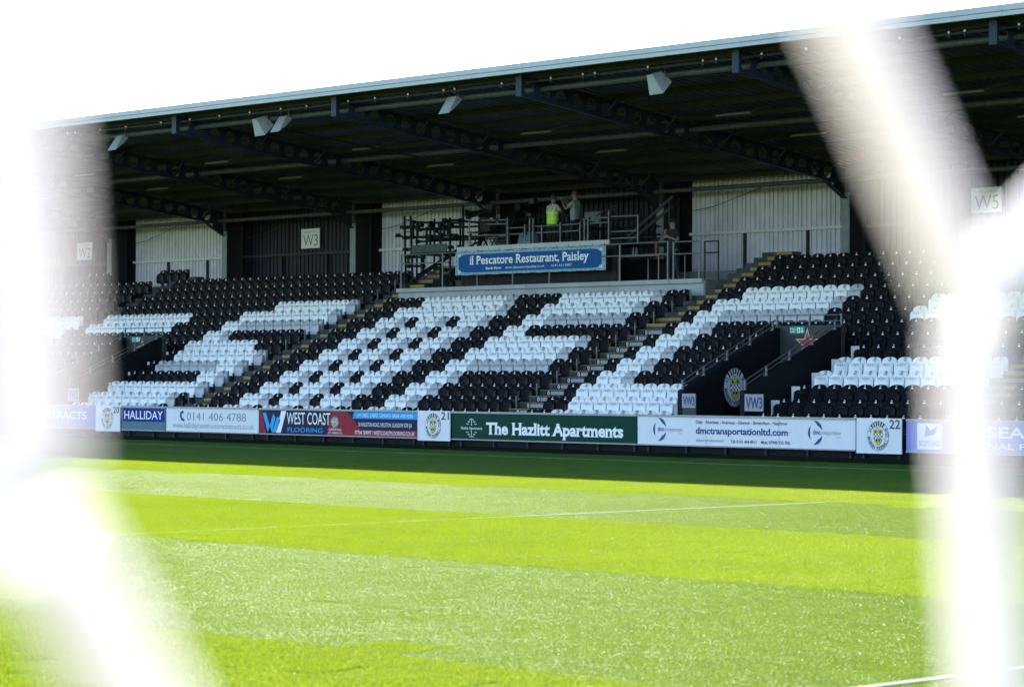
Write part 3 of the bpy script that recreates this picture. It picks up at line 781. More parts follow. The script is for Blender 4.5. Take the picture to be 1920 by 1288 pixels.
flat(b, [(-36.8, .55), (-36.5, .60), (-36.42, .80), (-36.62, .70), (-36.74, .82)], FY-.003, 'lilac')
text(b, 'SEA S', -35.05, -33.6, .56, .80, FY, 'text_white', .02); text(b, 'NAL FRE', -35.05, -33.6, .30, .44, FY, 'text_white', .015); put(b, 'lettering', bd)

# ---------------------------------------------------------------- seating block signs on the rear wall
for nm, xa, xb in (('W2', -92.80, -91.72), ('W3', -77.85, -76.76), ('W5', -46.60, -45.52)):
    e = empty('block_sign', ((xa+xb)/2, 63.3, 6.78), f'square white seating block sign reading {nm} on the rear wall', 'sign', 'block signs on the rear wall')
    put(MB('board_white').box(xa, xb, 63.40, 63.43, 6.78, 7.52), 'panel', e)
    b = MB('text_grey'); text(b, nm, xa+.13, xb-.10, 6.87, 7.29, 63.396, 'print_dark', -.012); text(b, 'Seating Block', xa+.14, xb-.14, 7.37, 7.45, 63.396, 'text_grey', -.004); put(b, 'lettering', e)

# ---------------------------------------------------------------- loudspeakers under the roof edge
def speaker(x, z, turn, kind, label):
    e = empty('loudspeaker', (x, 49.42, z), label, 'loudspeaker', 'white loudspeakers under the roof edge')
    e.rotation_euler = (0, 0, turn)
    b = MB('speaker_white')
    if kind == 0:      # big wedge cabinet, narrow face leaning down towards the pitch
        f = [(-.20, -.20, .25), (.01, -.20, .25), (.29, -.08, -.24), (-.20, -.08, -.26)]
        r_ = [(-.12, .14, .37), (.04, .10, .37), (.21, .32, .09), (-.2, .30, .05)]
    else:              # slim horn hanging at a slant
        f = [(-.22, .04, .24), (.22, -.01, .25), (.22, -.30, -.24), (-.22, -.30, -.25)]
        r_ = [(-.20, .22, .22), (.20, .23, .18), (.20, -.02, -.05), (-.20, -.02, -.06)]
    b.add(f+r_, [(3, 2, 1, 0), (4, 5, 6, 7), (0, 1, 5, 4), (1, 2, 6, 5), (2, 3, 7, 6), (3, 0, 4, 7)])
    o = b.build('cabinet', e)
    fv = [Vector(p) for p in f]; ct = sum(fv, Vector())/4; nrm = (fv[1]-fv[0]).cross(fv[3]-fv[0]).normalized(); nrm = nrm if nrm.y < 0 else -nrm
    g_ = MB('speaker_white'); g_.add([ct+(p-ct)*.86+nrm*.006 for p in fv], [(3, 2, 1, 0)]); g_.build('grille', e)
    for sx in (-.20, .20):
        k_ = MB('galv'); k_.tube([(sx*.8, .10, .10), (sx*.9, .10, .36), (sx*.6, .1, .46)], .014, 6); k_.build('bracket', e)
    k_ = MB('steel_dark'); k_.tube([(-.2, .1, .44), (0, .12, .50), (.2, .1, .44)], .018, 6); k_.box(-.04, .04, .06, .14, .42, .52); k_.build('yoke', e)
speaker(-70.0, 9.40, 0, 1, 'slim white loudspeaker hanging nearest the left net cord')
speaker(-62.62, 9.41, 0, 0, 'bulky white loudspeaker, left one of a hanging pair')
speaker(-61.6, 9.44, 0, 1, 'slim white loudspeaker, right one of a hanging pair')
speaker(-54.08, 9.46, 0, 1, 'slim white loudspeaker hanging alone above the gantry')
speaker(-46.22, 9.42, 0, 0, 'bulky white loudspeaker hanging alone right of the gantry')

# ---------------------------------------------------------------- gantry platform, banner, rails
gp = empty('camera_platform', (-59.5, 58.3, 4.78), 'raised television camera platform draped in black above the middle seats', 'platform')
put(MB('fascia').box(-63.1, -56.2, 57.92, 57.98, 5.98, 6.13), 'edge_beam', gp)
put(MB('charcoal').box(-63.1, -56.2, 57.99, 60.6, 6.03, 6.12), 'deck', gp)
b = MB('cloth_black'); nx = 60                          # hanging cloth with folds
vs = []; 
for q in range(nx+1):
    x = -63.0+q*(6.75+.30)/nx; w_ = .035*math.sin(q*1.9)+.02*math.sin(q*.7+1)
    vs += [(x, 58.05+w_, 4.79), (x, 58.0+w_*.5, 5.5), (x, 58.0, 5.975)]
fs = []
for q in range(nx):
    for h in (0, 1): fs.append((3*q+h, 3*q+3+h, 3*q+4+h, 3*q+1+h))
b.add(vs, fs, None, True); put(b, 'skirt', gp)
for x in (-62.9, -60.7, -58.5, -56.35): put(MB('galv').box(x, x+.06, 58.2, 58.26, 4.78, 6.03), 'leg', gp)
GS_ = [(-61.01, 7.03, -61.0, 6.12), (-60.2, 6.76, -60.2, 6.12), (-59.98, 6.96, -59.98, 6.12), (-59.82, 6.95, -59.82, 6.12), (-59.43, 6.72, -59.43, 6.12), (-58.59, 6.77, -58.59, 6.12), (-57.72, 6.75, -57.72, 6.12), (-57.53, 6.86, -57.53, 6.12), (-57.37, 6.88, -57.37, 6.12), (-56.47, 7.05, -56.47, 6.12), (-55.23, 6.86, -55.23, 6.0),
       (-60.95, 6.69, -60.22, 6.68), (-60.95, 6.49, -60.22, 6.48), (-59.8, 6.69, -58.6, 6.69), (-59.8, 6.49, -58.6, 6.48), (-58.6, 6.69, -57.72, 6.7), (-58.6, 6.48, -57.72, 6.49), (-56.45, 6.86, -55.24, 6.85), (-56.44, 6.39, -55.24, 6.39), (-57.35, 6.85, -56.48, 6.84), (-57.35, 6.69, -56.48, 6.7), (-61.54, 6.96, -61.03, 6.96), (-61.54, 6.43, -61.03, 6.47), (-56.44, 6.18, -55.24, 6.18)]
SL_ = [(-62.79, 6.51, -61.05, 6.47), (-62.34, 6.99, -61.05, 6.95), (-62.08, 6.85, -61.05, 6.83), (-62.81, 7.05, -62.79, 6.12), (-62.0, 6.4, -61.48, 6.4)]
gr = empty('guard_rail', (-59, 58.2, 6.12), 'galvanised tube guard rail along the camera platform edge', 'guard rail')
for s_ in GS_+SL_:
    up = abs(s_[0]-s_[2]) < .1
    b = MB('galv'); b.tube([(s_[0], 58.2+(0 if up else .045), s_[1]), (s_[2], 58.2+(0 if up else .045), s_[3])], .024, 7)
    if not up:
        for e_ in (0, 2): b.box(s_[e_]-.04, s_[e_]+.04, 58.19, 58.29, s_[e_+1]-.04, s_[e_+1]+.04, 'steel_dark')
    put(b, 'post' if up else 'rail', gr)
gr = empty('guard_rail', (-59.5, 60.4, 6.12), 'dark tube rail with clamps behind the two standing people', 'guard rail')
for q, x in enumerate((-62.2, -61.6, -61.25, -60.7, -59.75, -58.9, -58.2, -57.2, -56.6)):
    b = MB('scaffold_green'); b.tube([(x, 60.4, 6.0), (x, 60.4, 6.75+.12*((q*7) % 5))], .03, 7); b.box(x-.06, x+.06, 60.34, 60.46, 6.62, 6.72); put(b, 'post', gr)
for z in (6.42, 6.68, 6.95): put(MB('scaffold_green').tube([(-62.3, 60.46, z), (-56.4, 60.46, z-.02)], .028, 7), 'rail', gr)
# banner
bn = empty('banner', (-59.4, 57.6, 5.2), 'long blue restaurant banner with pale border tied to the gantry rail', 'banner')
BY = 57.62
b = MB('banner_pale'); nx = 40; vs = []; fs = []
bx0, bx1, bz0, bz1 = -62.84, -56.03, 5.19, 5.945
for q in range(nx+1):
    x = bx0+(bx1-bx0)*q/nx
    for dy in (0, .01):
        sag = .012*math.sin(q*1.57)
        vs += [(x, BY+dy, bz0+sag*.6), (x, BY+dy, bz1+sag)]
for q in range(nx):
    o_ = 4*q; fs += [(o_, o_+4, o_+5, o_+1), (o_+2, o_+3, o_+7, o_+6), (o_+1, o_+5, o_+7, o_+3), (o_, o_+2, o_+6, o_+4)]
b.add(vs, fs); put(b, 'cloth', bn)
b = MB('banner_blue')
pts_ = []
for cxx, czz, a0 in ((-56.62, 5.72, 0), (-62.26, 5.72, 90), (-62.26, 5.40, 180), (-56.62, 5.40, 270)):
    pts_ += [(cxx+.42*math.cos(R(a0+q*15)), czz+.135*math.sin(R(a0+q*15))) for q in range(7)]
flat(b, pts_, BY-.006, 'banner_blue'); put(b, 'field', bn)
b = MB('banner_blue')
for q in range(34):
    x = bx0+.06+q*.203
    for z in (bz0+.035, bz1-.035): flat(b, ell(x, z, .05, .014, 6), BY-.006, 'slate_blue')
for q in range(4):
    for x in (bx0+.06, bx1-.06): flat(b, ell(x, 5.32+.16*q, .025, .045, 6), BY-.006, 'slate_blue')
for xx, zz in ((bx0+.2, bz0+.12), (bx0+.2, bz1-.12), (bx1-.2, bz0+.12), (bx1-.2, bz1-.12)):
    for q in range(5): flat(b, ell(xx+.05*math.cos(q*1.257), zz+.03*math.sin(q*1.257), .028, .016, 6), BY-.008, 'text_white')
put(b, 'border_pattern', bn)
b = MB('text_white'); text(b, 'il Pescatore Restaurant, Paisley', -62.15, -56.74, 5.525, 5.795, BY-.010, 'text_white', .012, True)
text(b, 'Book Now:', -61.38, -60.66, 5.352, 5.425, BY-.010, 'text_white', .02); text(b, 'www.ilpescatorepaisley.co.uk   -   0141 611 0907', -60.48, -57.49, 5.352, 5.425, BY-.010, 'text_white', -.002); put(b, 'lettering', bn)
for q in range(14):
    x = bx0+.05+q*.516
    put(MB('black_paint').tube([(x, BY-.006, bz1-.01), (x, BY-.02, bz1+.08)], .008, 4), 'cable_tie', bn)
# parapet guard rails
pr = empty('guard_rail', (-64.2, 57.4, 4.81), 'grey tube guard rail on the parapet left of the banner', 'guard rail')
PX = 57.38
for x in (-65.23, -63.19): put(MB('galv').tube([(x, PX, 4.81), (x, PX, 5.93)], .028, 7), 'post', pr)
for z in (5.92, 5.62): put(MB('galv').tube([(-65.22, PX, z), (-62.9, PX, z)], .022, 7), 'rail', pr)
for x in (-61.65, -60.0, -58.35): put(MB('galv').tube([(x, PX+.1, 4.81), (x, PX+.1, 5.19)], .022, 7), 'post', pr)
pr = empty('guard_rail', (-54.5, 57.4, 4.81), 'grey tube guard rail on the parapet between banner and gate', 'guard rail')
for x in (-55.2, -53.22): put(MB('galv').tube([(x, PX, 4.81), (x, PX, 5.95)], .03, 7), 'post', pr)
for z in (5.94, 5.58): put(MB('galv').tube([(-56.0, PX, z), (-53.22, PX, z)], .022, 7), 'rail', pr)
pr = empty('gate', (-52.5, 57.4, 4.81), 'grey tube gate on the parapet beside the man in black', 'gate')
for x in (-52.99, -51.96): put(MB('galv').tube([(x, PX, 4.81), (x, PX, 5.93)], .03, 7), 'post', pr)
for z in (5.92, 5.56): put(MB('galv').tube([(-52.99, PX, z), (-51.96, PX, z)], .022, 7), 'rail', pr)
put(MB('galv').tube([(-52.55, PX+.02, 4.81), (-52.55, PX+.02, 5.5)], .014, 6), 'drop_bolt', pr)
pr = empty('barrier', (-51.5, 57.4, 4.81), 'short dark hoop barrier at the parapet end above the steps', 'barrier')
for x in (-51.75, -51.21): put(MB('steel_dark').tube([(x, PX, 4.75), (x, PX, 5.90)], .026, 7), 'post', pr)
for z in (5.89, 5.56): put(MB('steel_dark').tube([(-51.75, PX, z), (-51.21, PX, z)], .022, 7), 'rail', pr)

# scaffold tower left of the platform
sf = empty('scaffold_tower', (-65, 58.8, 4.78), 'dark green scaffold tower with ladder left of the blue banner', 'scaffold')
SCF = [(-66.69, 7.34, -66.58, 4.78), (-66.37, 7.33, -66.24, 4.78), (-66.23, 7.08, -66.23, 6.63), (-66.01, 7.1, -66.01, 6.62), (-65.56, 6.92, -65.55, 6.05), (-65.37, 7.07, -65.39, 6.05), (-64.87, 7.08, -64.85, 4.78), (-64.7, 7.12, -64.69, 6.63), (-64.51, 7.1, -64.51, 6.62), (-64.4, 7.2, -64.37, 4.78), (-62.98, 7.08, -62.97, 6.12), (-63.77, 7.58, -63.76, 6.12), (-65.79, 5.92, -65.79, 5.55), (-66.49, 5.95, -66.48, 5.57),
       (-66.82, 6.97, -65.87, 6.99), (-66.29, 7.12, -65.34, 7.06), (-65.34, 7.06, -63.88, 7.0), (-64.71, 7.12, -63.9, 7.09), (-63.88, 7.06, -62.72, 6.94), (-65.97, 6.85, -64.71, 6.83), (-67.06, 6.7, -66.69, 6.61), (-66.69, 6.61, -65.54, 6.6), (-65.54, 6.62, -64.17, 6.59), (-65.4, 6.52, -63.9, 6.5), (-65.14, 6.77, -64.87, 6.64), (-66.49, 5.95, -65.79, 5.92), (-66.48, 5.64, -65.79, 5.62), (-66.24, 5.0, -64.9, 4.95), (-66.28, 5.14, -64.32, 5.96), (-63.54, 7.17, -62.42, 7.34), (-63.88, 6.52, -62.38, 6.51), (-64.67, 5.46, -64.28, 5.46), (-66.5, 5.0, -64.3, 5.0), (-66.3, 6.03, -62.9, 6.05)]
for n_, s_ in enumerate(SCF):
    up = abs(s_[0]-s_[2]) < .15; oy = .0 if up else .055
    b = MB('scaffold_green'); b.tube([(s_[0], 58.8+oy, s_[1]), (s_[2], 58.8+oy, s_[3])], .040, 7)
    if not up:
        for e_ in (0, 2): b.box(s_[e_]-.065, s_[e_]+.065, 58.77, 58.91, s_[e_+1]-.06, s_[e_+1]+.06)
    put(b, 'standard' if up else ('ledger' if abs(s_[1]-s_[3]) < .3 else 'brace'), sf)
for x, z0_, z1_ in ((-67.4, 4.78, 7.2), (-66.5, 4.78, 7.3), (-65.2, 4.78, 7.05), (-64.2, 6.0, 7.3), (-63.3, 6.0, 7.1), (-62.6, 6.1, 7.25)):
    b = MB('scaffold_green'); b.tube([(x, 60.0, z0_), (x, 60.0, z1_)], .036, 7); put(b, 'standard', sf)
for xa_, xb_, za_, zb_ in ((-67.5, -63.2, 6.55, 6.52), (-67.5, -63.2, 6.98, 6.95), (-64.3, -61.9, 7.15, 7.1), (-64.3, -61.6, 6.72, 6.72), (-67.4, -65.2, 5.4, 6.3), (-65.1, -62.6, 6.2, 7.0)):
    b = MB('scaffold_green'); b.tube([(xa_, 60.06, za_), (xb_, 60.06, zb_)], .034, 7)
    for x_, z_ in ((xa_+.1, za_), (xb_-.1, zb_)): b.box(x_-.06, x_+.06, 59.98, 60.1, z_-.06, z_+.06)
    put(b, 'ledger' if abs(za_-zb_) < .2 else 'brace', sf)
for xa_ in (-66.63, -66.3, -65.38, -64.87, -64.38):
    for zz in (6.2, 6.6, 6.95): put(MB('scaffold_green').box(xa_-.07, xa_+.07, 58.74, 58.90, zz-.05, zz+.06), 'clamp', sf)
for xa_, z_ in ((-66.3, 6.62), (-64.9, 6.95), (-64.4, 6.6)): put(MB('scaffold_green').tube([(xa_, 58.8, z_), (xa_, 60.05, z_)], .034, 7), 'transom', sf)
for z in (5.4, 5.75, 6.25, 6.6, 6.8, 7.0, 7.2): put(MB('scaffold_green').tube([(-66.65, 58.8, z), (-66.36, 58.8, z)], .014, 5), 'rung', sf)
b = MB('toe_green'); b.box(-66.2, -64.45, 58.70, 58.73, 6.06, 6.33); put(b, 'toe_board', sf)
b = MB('toe_green'); b.box(-66.25, -63.2, 58.76, 60.0, 6.0, 6.04); put(b, 'deck', sf)
b = MB('cloth_dark'); b.box(-66.6, -66.3, 58.5, 58.9, 4.8, 5.05, 'camo'); put(b, 'weight_bag', sf)

# ---------------------------------------------------------------- people
def skin_mesh(name, pts, edges, rad, mats, root=0, sub=1, parent=None):
    me_ = bpy.data.meshes.new(name); me_.from_pydata([tuple(p) for p in pts], edges, [])
    ob = bpy.data.objects.new(name, me_); C.objects.link(ob)
    ob.modifiers.new('s', 'SKIN'); sv = me_.skin_vertices[0].data if me_.skin_vertices else None
    for q, r_ in enumerate(rad): sv[q].radius = r_ if isinstance(r_, tuple) else (r_, r_)
    sv[root].use_root = True
    s_ = ob.modifiers.new('b', 'SUBSURF'); s_.levels = sub; s_.render_levels = sub
    dg = bpy.context.evaluated_depsgraph_get(); m2 = bpy.data.meshes.new_from_object(ob.evaluated_get(dg))
    bpy.data.objects.remove(ob); bpy.data.meshes.remove(me_)
    m2.name = name; m2.materials.clear(); m2.materials.append(M_[mats])
    m2.polygons.foreach_set('use_smooth', [True]*len(m2.polygons))
    o = bpy.data.objects.new(name, m2); C.objects.link(o)
    if parent is not None: o.parent = parent
    return o
def person(loc, rz, label, H=1.78, arms=None, shirt='cloth_dark', trousers='cloth_dark', hair='hair_dark', legs=.1, lean=0., vest=False, head_turn=0., stance=0.):
    """figure faces -Y before rotation; arms = ((elbow, wrist) left, right)"""
    e = empty('person', loc, label, 'person'); e.rotation_euler = (0, 0, rz); k = H/1.78
    V = lambda x, y, z: Vector((x*k, y*k, z*k))
    pel, wai, che, nec, hea = V(0, 0, .95), V(0, -.01+lean*.3, 1.10), V(0, lean*.6, 1.34), V(0, lean*.85+.01, 1.50), V(0, lean-.02, 1.63)
    shl, shr = V(-.18, lean*.8, 1.44), V(.18, lean*.8, 1.44)
    (el, wl), (er, wr) = [(V(*a), V(*b_)) for a, b_ in (arms or (((-.26, .02, 1.16), (-.24, -.10, .92)), ((.26, .02, 1.16), (.24, -.10, .92))))]
    hl, hr = V(-.09, 0, .90), V(.09, 0, .90); kl, kr = V(-.10-legs*.3, -.03, .50), V(.10+legs*.3, -.03+stance, .50)
    al, ar = V(-.10-legs*.6, .02, .09), V(.10+legs*.6, .02+stance, .09); tl, tr = al+V(-.03, -.17, -.05), ar+V(.03, -.17, -.05)
    pts = [pel, wai, che, nec, hea+V(0, 0, -.02), hea+V(0, 0, .09), shl, el, wl, shr, er, wr, hl, kl, al, tl, hr, kr, ar, tr]
    ed = [(0, 1), (1, 2), (2, 3), (3, 4), (4, 5), (2, 6), (6, 7), (7, 8), (2, 9), (9, 10), (10, 11), (0, 12), (12, 13), (13, 14), (14, 15), (0, 16), (16, 17), (17, 18), (18, 19)]
    rd = [(.15*k, .11*k), (.14*k, .10*k), (.16*k, .11*k), .058*k, (.078*k, .09*k), (.072*k, .085*k), .058*k, .043*k, .03*k, .058*k, .043*k, .03*k, .085*k, .058*k, .042*k, .035*k, .085*k, .058*k, .042*k, .035*k]
    skin_mesh('body', pts, ed, rd, 'skin', 0, 2, e)
    sl = .78; ml, mr = shl.lerp(el, sl), shr.lerp(er, sl)
    skin_mesh('shirt', [V(0, 0, .90), wai, che, V(0, lean*.82, 1.475), shl, ml, shr, mr], [(0, 1), (1, 2), (2, 3), (2, 4), (4, 5), (2, 6), (6, 7)],
              [(.185*k, .14*k), (.18*k, .135*k), (.20*k, .145*k), (.10*k, .095*k), .085*k, .068*k, .085*k, .068*k], shirt, 1, 2, e)
    skin_mesh('trousers', [V(0, 0, 1.02), pel, hl, kl, al, hr, kr, ar], [(0, 1), (1, 2), (2, 3), (3, 4), (1, 5), (5, 6), (6, 7)],
              [(.165*k, .125*k), (.17*k, .13*k), .104*k, .072*k, .06*k, .098*k, .072*k, .06*k], trousers, 1, 2, e)
    for a_, t_ in ((al, tl), (ar, tr)):
        b = MB('black_paint'); m_ = (a_+t_)/2
        b.ball((m_.x, m_.y, .045*k), .05*k, .14*k, .05*k); b.build('shoe', e)
    if vest:
        skin_mesh('vest', [V(0, 0, .80), V(0, 0, 1.1), che, V(0, lean*.82, 1.455), shl*.8+V(0, 0, 1.45)*.2, shr*.8+V(0, 0, 1.45)*.2], [(0, 1), (1, 2), (2, 3), (2, 4), (2, 5)],
                  [(.235*k, .165*k), (.225*k, .16*k), (.235*k, .165*k), (.12*k, .11*k), .095*k, .095*k], 'hivis', 1, 2, e)
        for z0_ in (.98, 1.18):
            b = MB('reflective'); n_ = 24; rr = .243*k
            vs_ = [(rr*math.cos(t_), .178*k*math.sin(t_)+lean*.5, z_) for z_ in (z0_*k, (z0_+.04)*k) for t_ in [2*math.pi*q/n_ for q in range(n_)]]
            b.add(vs_, [(q, (q+1) % n_, n_+(q+1) % n_, n_+q) for q in range(n_)], None, True); b.build('reflective_band', e)
        for sx in (-.11, .11):
            b = MB('reflective'); b.beam((sx*k, .178*k+lean*.6, 1.21*k), (sx*k, .15*k+lean*.8, 1.44*k), .035, .012, None, (0, 1, 0)); b.build('reflective_band', e)
    # face and hair
    hc = hea+V(0, 0, .045)
    b = MB('skin'); b.ball((hc.x, hc.y-.098*k, hc.z-.012*k), .014*k, .022*k, .024*k, 'skin', 8, 5)
    for sx in (-1, 1): b.ball((hc.x+sx*.080*k, hc.y+.01*k, hc.z-.005*k), .012*k, .024*k, .034*k, 'skin', 8, 5)
    b.build('face', e)
    b = MB('hair_dark')
    for sx in (-1, 1): b.ball((hc.x+sx*.032*k, hc.y-.082*k, hc.z+.012*k), .012*k, .008*k, .007*k, 'hair_dark', 6, 4)
    b.box(hc.x-.024*k, hc.x+.024*k, hc.y-.094*k, hc.y-.085*k, hc.z-.062*k, hc.z-.055*k, 'red_can'); b.build('eyes_and_mouth', e)
    b = MB(hair); n_, m_ = 14, 7; vs_ = []; fs_ = []
    for i_ in range(m_+1):
        t_ = math.pi*.62*i_/m_
        for j_ in range(n_):
            u_ = 2*math.pi*j_/n_; fr = max(0, -math.sin(u_)); tt = t_*(1-.42*fr)
            vs_.append((hc.x+.096*k*math.sin(tt)*math.cos(u_), hc.y+.012*k+.114*k*math.sin(tt)*math.sin(u_), hc.z+.02*k+.135*k*math.cos(tt)))
    fs_ = [(i_*n_+j_, (i_+1)*n_+j_, (i_+1)*n_+(j_+1) % n_, i_*n_+(j_+1) % n_) for i_ in range(m_) for j_ in range(n_)]
    b.add(vs_, fs_, hair, True); b.build('hair', e)
    # hands: palm, four fingers, thumb
    for el_, w_, sx in ((el, wl, -1), (er, wr, 1)):
        d = (w_-el_).normalized(); sd = d.cross(Vector((0, 1, 0))); sd = sd.normalized() if sd.length > .1 else Vector((1, 0, 0)); nn = sd.cross(d).normalized()
        b = MB('skin'); b.beam(w_-d*.01, w_+d*.085*k, .075*k, .03*k, 'skin', nn)
        for q, fl in enumerate((.068, .078, .072, .055)):
            p0 = w_+d*.075*k+sd*(q-1.5)*.019*k; p1 = p0+d*fl*.5*k; p2 = p1+(d*.6+nn*.8).normalized()*fl*.55*k
            b.tube([p0, p1, p2], .0095*k, 6, 'skin', True, .007*k)
        p0 = w_+d*.02*k+sd*sx*.034*k; p1 = p0+(d*.7+sd*sx*.7)*.04*k; p2 = p1+(d+nn*.5).normalized()*.034*k
        b.tube([p0, p1, p2], .011*k, 6, 'skin', True, .008*k); b.build('hand', e)
    return e
DK = 6.12
person((-60.28, 59.5, DK-.12), R(180-8), 'person seen from behind in a bright yellow-green high visibility vest', 1.76, ((( -.25, -.22, 1.22), (-.12, -.46, 1.30)), ((.25, -.22, 1.22), (.12, -.46, 1.30))), 'shirt_pale', 'cloth_dark', 'hair_brown', .1, -.05, True)
person((-59.25, 59.5, DK-.12), R(-75), 'person in a grey t-shirt with both hands raised at face height', 1.84, (((-.24, -.20, 1.22), (-.12, -.36, 1.44)), ((.24, -.18, 1.22), (.10, -.38, 1.46))), 'shirt_grey', 'cloth_dark', 'hair_brown', .08, .02)
person((-53.58, 58.0, 4.80), R(-5), 'person in black standing behind the rail with hands held at the chest', 1.85, (((-.30, -.10, 1.16), (-.08, -.25, 1.38)), ((.30, -.08, 1.15), (.06, -.27, 1.27))), 'cloth_dark', 'cloth_dark', 'hair_dark', .14, .0, False, 0, .05)

# ---------------------------------------------------------------- equipment on the gantry
def tv_camera(x, y, z, rz, label, sc=1.):
    e = empty('tv_camera', (x, y, z), label, 'camera', 'television cameras on the gantry'); e.rotation_euler = (0, 0, rz); e.scale = (sc,)*3
    MB('black_paint').box(-.11, .11, -.20, .28, 1.22, 1.50).build('camera_body', e)
    b = MB('black_paint'); b.tube([(0, -.20, 1.37), (0, -.62, 1.37)], .095, 12); b.tube([(0, -.62, 1.37), (0, -.70, 1.37)], .125, 12); b.build('lens', e)
    b = MB('charcoal'); b.box(-.13, .05, .10, .30, 1.52, 1.70); b.box(-.05, -.02, .12, .16, 1.50, 1.53); b.build('viewfinder', e)
    b = MB('charcoal'); b.box(-.09, .09, -.12, .14, 1.12, 1.215); b.tube([(0, 0, 1.12), (0, 0, .95)], .06, 8); b.build('pan_head', e)
    for t_ in (90, 210, 330):
        b = MB('charcoal'); b.tube([(0, 0, 1.0), (.42*math.cos(R(t_)), .42*math.sin(R(t_)), .0)], .024, 6); b.build('leg', e)
    b = MB('charcoal'); b.tube([(.1, .1, 1.18), (.32, .42, 1.02)], .012, 5); b.build('pan_bar', e)
tv_camera(-62.0, 60.2, DK-.1, R(10), 'large dark television camera left of the high visibility vest', 1.05)
tv_camera(-60.35, 60.25, DK-.12, R(40), 'dark television camera between the two standing people', 1.0)
tv_camera(-63.6, 59.6, DK-.05, R(-30), 'small dark camera on a tripod above the scaffold tower', .92)
def fold_table(x0, x1, y, z, h, label, dark=True):
    k = 'black_paint' if dark else 'wood_edge'
    e = empty('folding_table', ((x0+x1)/2, y, z), label, 'table')
    put(MB(k).box(x0, x1, y-.3, y+.3, z+h-.03, z+h), 'tabletop', e)
    for yy in (y-.24, y+.24):
        for a_, b_ in ((x0+.1, x0+.5), (x1-.1, x1-.5)) if dark else ((x0+.05, x0+.05), (x1-.05, x1-.05)):
            put(MB(k).tube([(a_, yy, z+h-.03), (b_ if dark else a_, yy+.01, z)], .016, 6), 'leg', e)
            if dark: put(MB(k).tube([(b_, yy+.035, z+h-.03), (a_, yy+.04, z)], .016, 6), 'leg', e)
    return e
fold_table(-63.4, -62.4, 58.95, DK, .55, 'small dark folding table carrying a black bag')
e = empty('camera_bag', (-62.7, 58.95, DK+.55), 'black camera bag with carry strap on the folding table', 'bag')
b = MB('cloth_dark'); b.poly([(-62.98, 6.67), (-62.46, 6.67), (-62.44, 6.93), (-62.56, 7.0), (-62.90, 7.0), (-62.98, 6.93)], 58.8, 59.1); put(b, 'bag_body', e)
b = MB('cloth_dark'); b.tube([(-62.92, 58.9, 6.99), (-62.8, 58.9, 7.12), (-62.62, 58.9, 7.1), (-62.48, 58.9, 6.95)], .014, 5); put(b, 'strap', e)
fold_table(-58.45, -57.75, 59.0, DK, .5, 'small folding table under the camouflage bag', True)
e = empty('kit_bag', (-58.1, 59.0, DK+.5), 'lumpy camouflage kit bag on the small folding table', 'bag')
b = MB('camo'); b.ball((-58.12, 59.0, DK+.60), .36, .2, .11, None, 12, 6); b.ball((-58.3, 58.95, DK+.68), .15, .14, .1, None, 10, 6); put(b, 'bag_body', e)
put(MB('camo').tube([(-58.35, 58.85, DK+.66), (-58.1, 58.8, DK+.80), (-57.9, 58.85, DK+.66)], .014, 5), 'strap', e)
e = empty('white_board', (-58.3, 60.2, 6.9), 'pale grey rectangular panel standing behind the camouflage bag', 'panel')
put(MB('galv').box(-59.45, -58.75, 60.15, 60.18, 6.88, 7.22), 'panel', e)
for x in (-59.4, -58.8): put(MB('galv').tube([(x, 60.2, 6.12), (x, 60.2, 7.2)], .016, 6), 'leg', e)
e = empty('flight_case', (-60.8, 58.9, DK), 'pale blue grey covered case on the platform behind the rail', 'case')
b = MB('pale_blue_bag'); b.add([(-61.1, 58.7, 6.12), (-60.5, 58.7, 6.12), (-60.5, 59.2, 6.12), (-61.1, 59.2, 6.12), (-61.0, 58.75, 6.55), (-60.6, 58.75, 6.57), (-60.6, 59.1, 6.57), (-61.0, 59.1, 6.55)], [(0, 3, 2, 1), (4, 5, 6, 7), (0, 1, 5, 4), (1, 2, 6, 5), (2, 3, 7, 6), (3, 0, 4, 7)]); put(b, 'case_body', e)
put(MB('black_paint').box(-60.86, -60.74, 58.72, 58.735, 6.4, 6.44), 'handle', e)
e = empty('equipment_rack', (-62.2, 59.2, DK), 'dark equipment rack with thin shelves left of the cameras', 'rack')
put(MB('black_paint').box(-62.6, -61.9, 59.2, 59.5, 6.12, 6.9), 'rack_body', e)
for z in (6.25, 6.35, 6.45, 6.55): put(MB('charcoal').box(-62.58, -61.92, 59.17, 59.198, z, z+.05), 'shelf', e)
b0 = empty('stair_frame', (-55.6, 59.6, 6.1), 'dark sloping steel frame at the right end of the camera platform', 'frame')
for o_ in (0, .34): put(MB('steel_dark').beam((-57.0, 59.6, 6.32-o_*.6), (-55.35, 59.9, 7.52-o_*.9), .05, .09), 'stringer', b0)
for xx, zt in ((-56.9, 6.5), (-55.4, 7.4)): put(MB('steel_dark').tube([(xx, 59.8, 4.8), (xx, 59.8, zt)], .03, 7), 'post', b0)
for xa_, za_, xb_, zb_ in ((-57.4, 6.95, -56.5, 7.25), (-57.3, 6.8, -56.45, 7.2)): put(MB('steel_dark').tube([(xa_, 58.6, za_), (xb_, 58.6, zb_)], .02, 6), 'handle', b0)
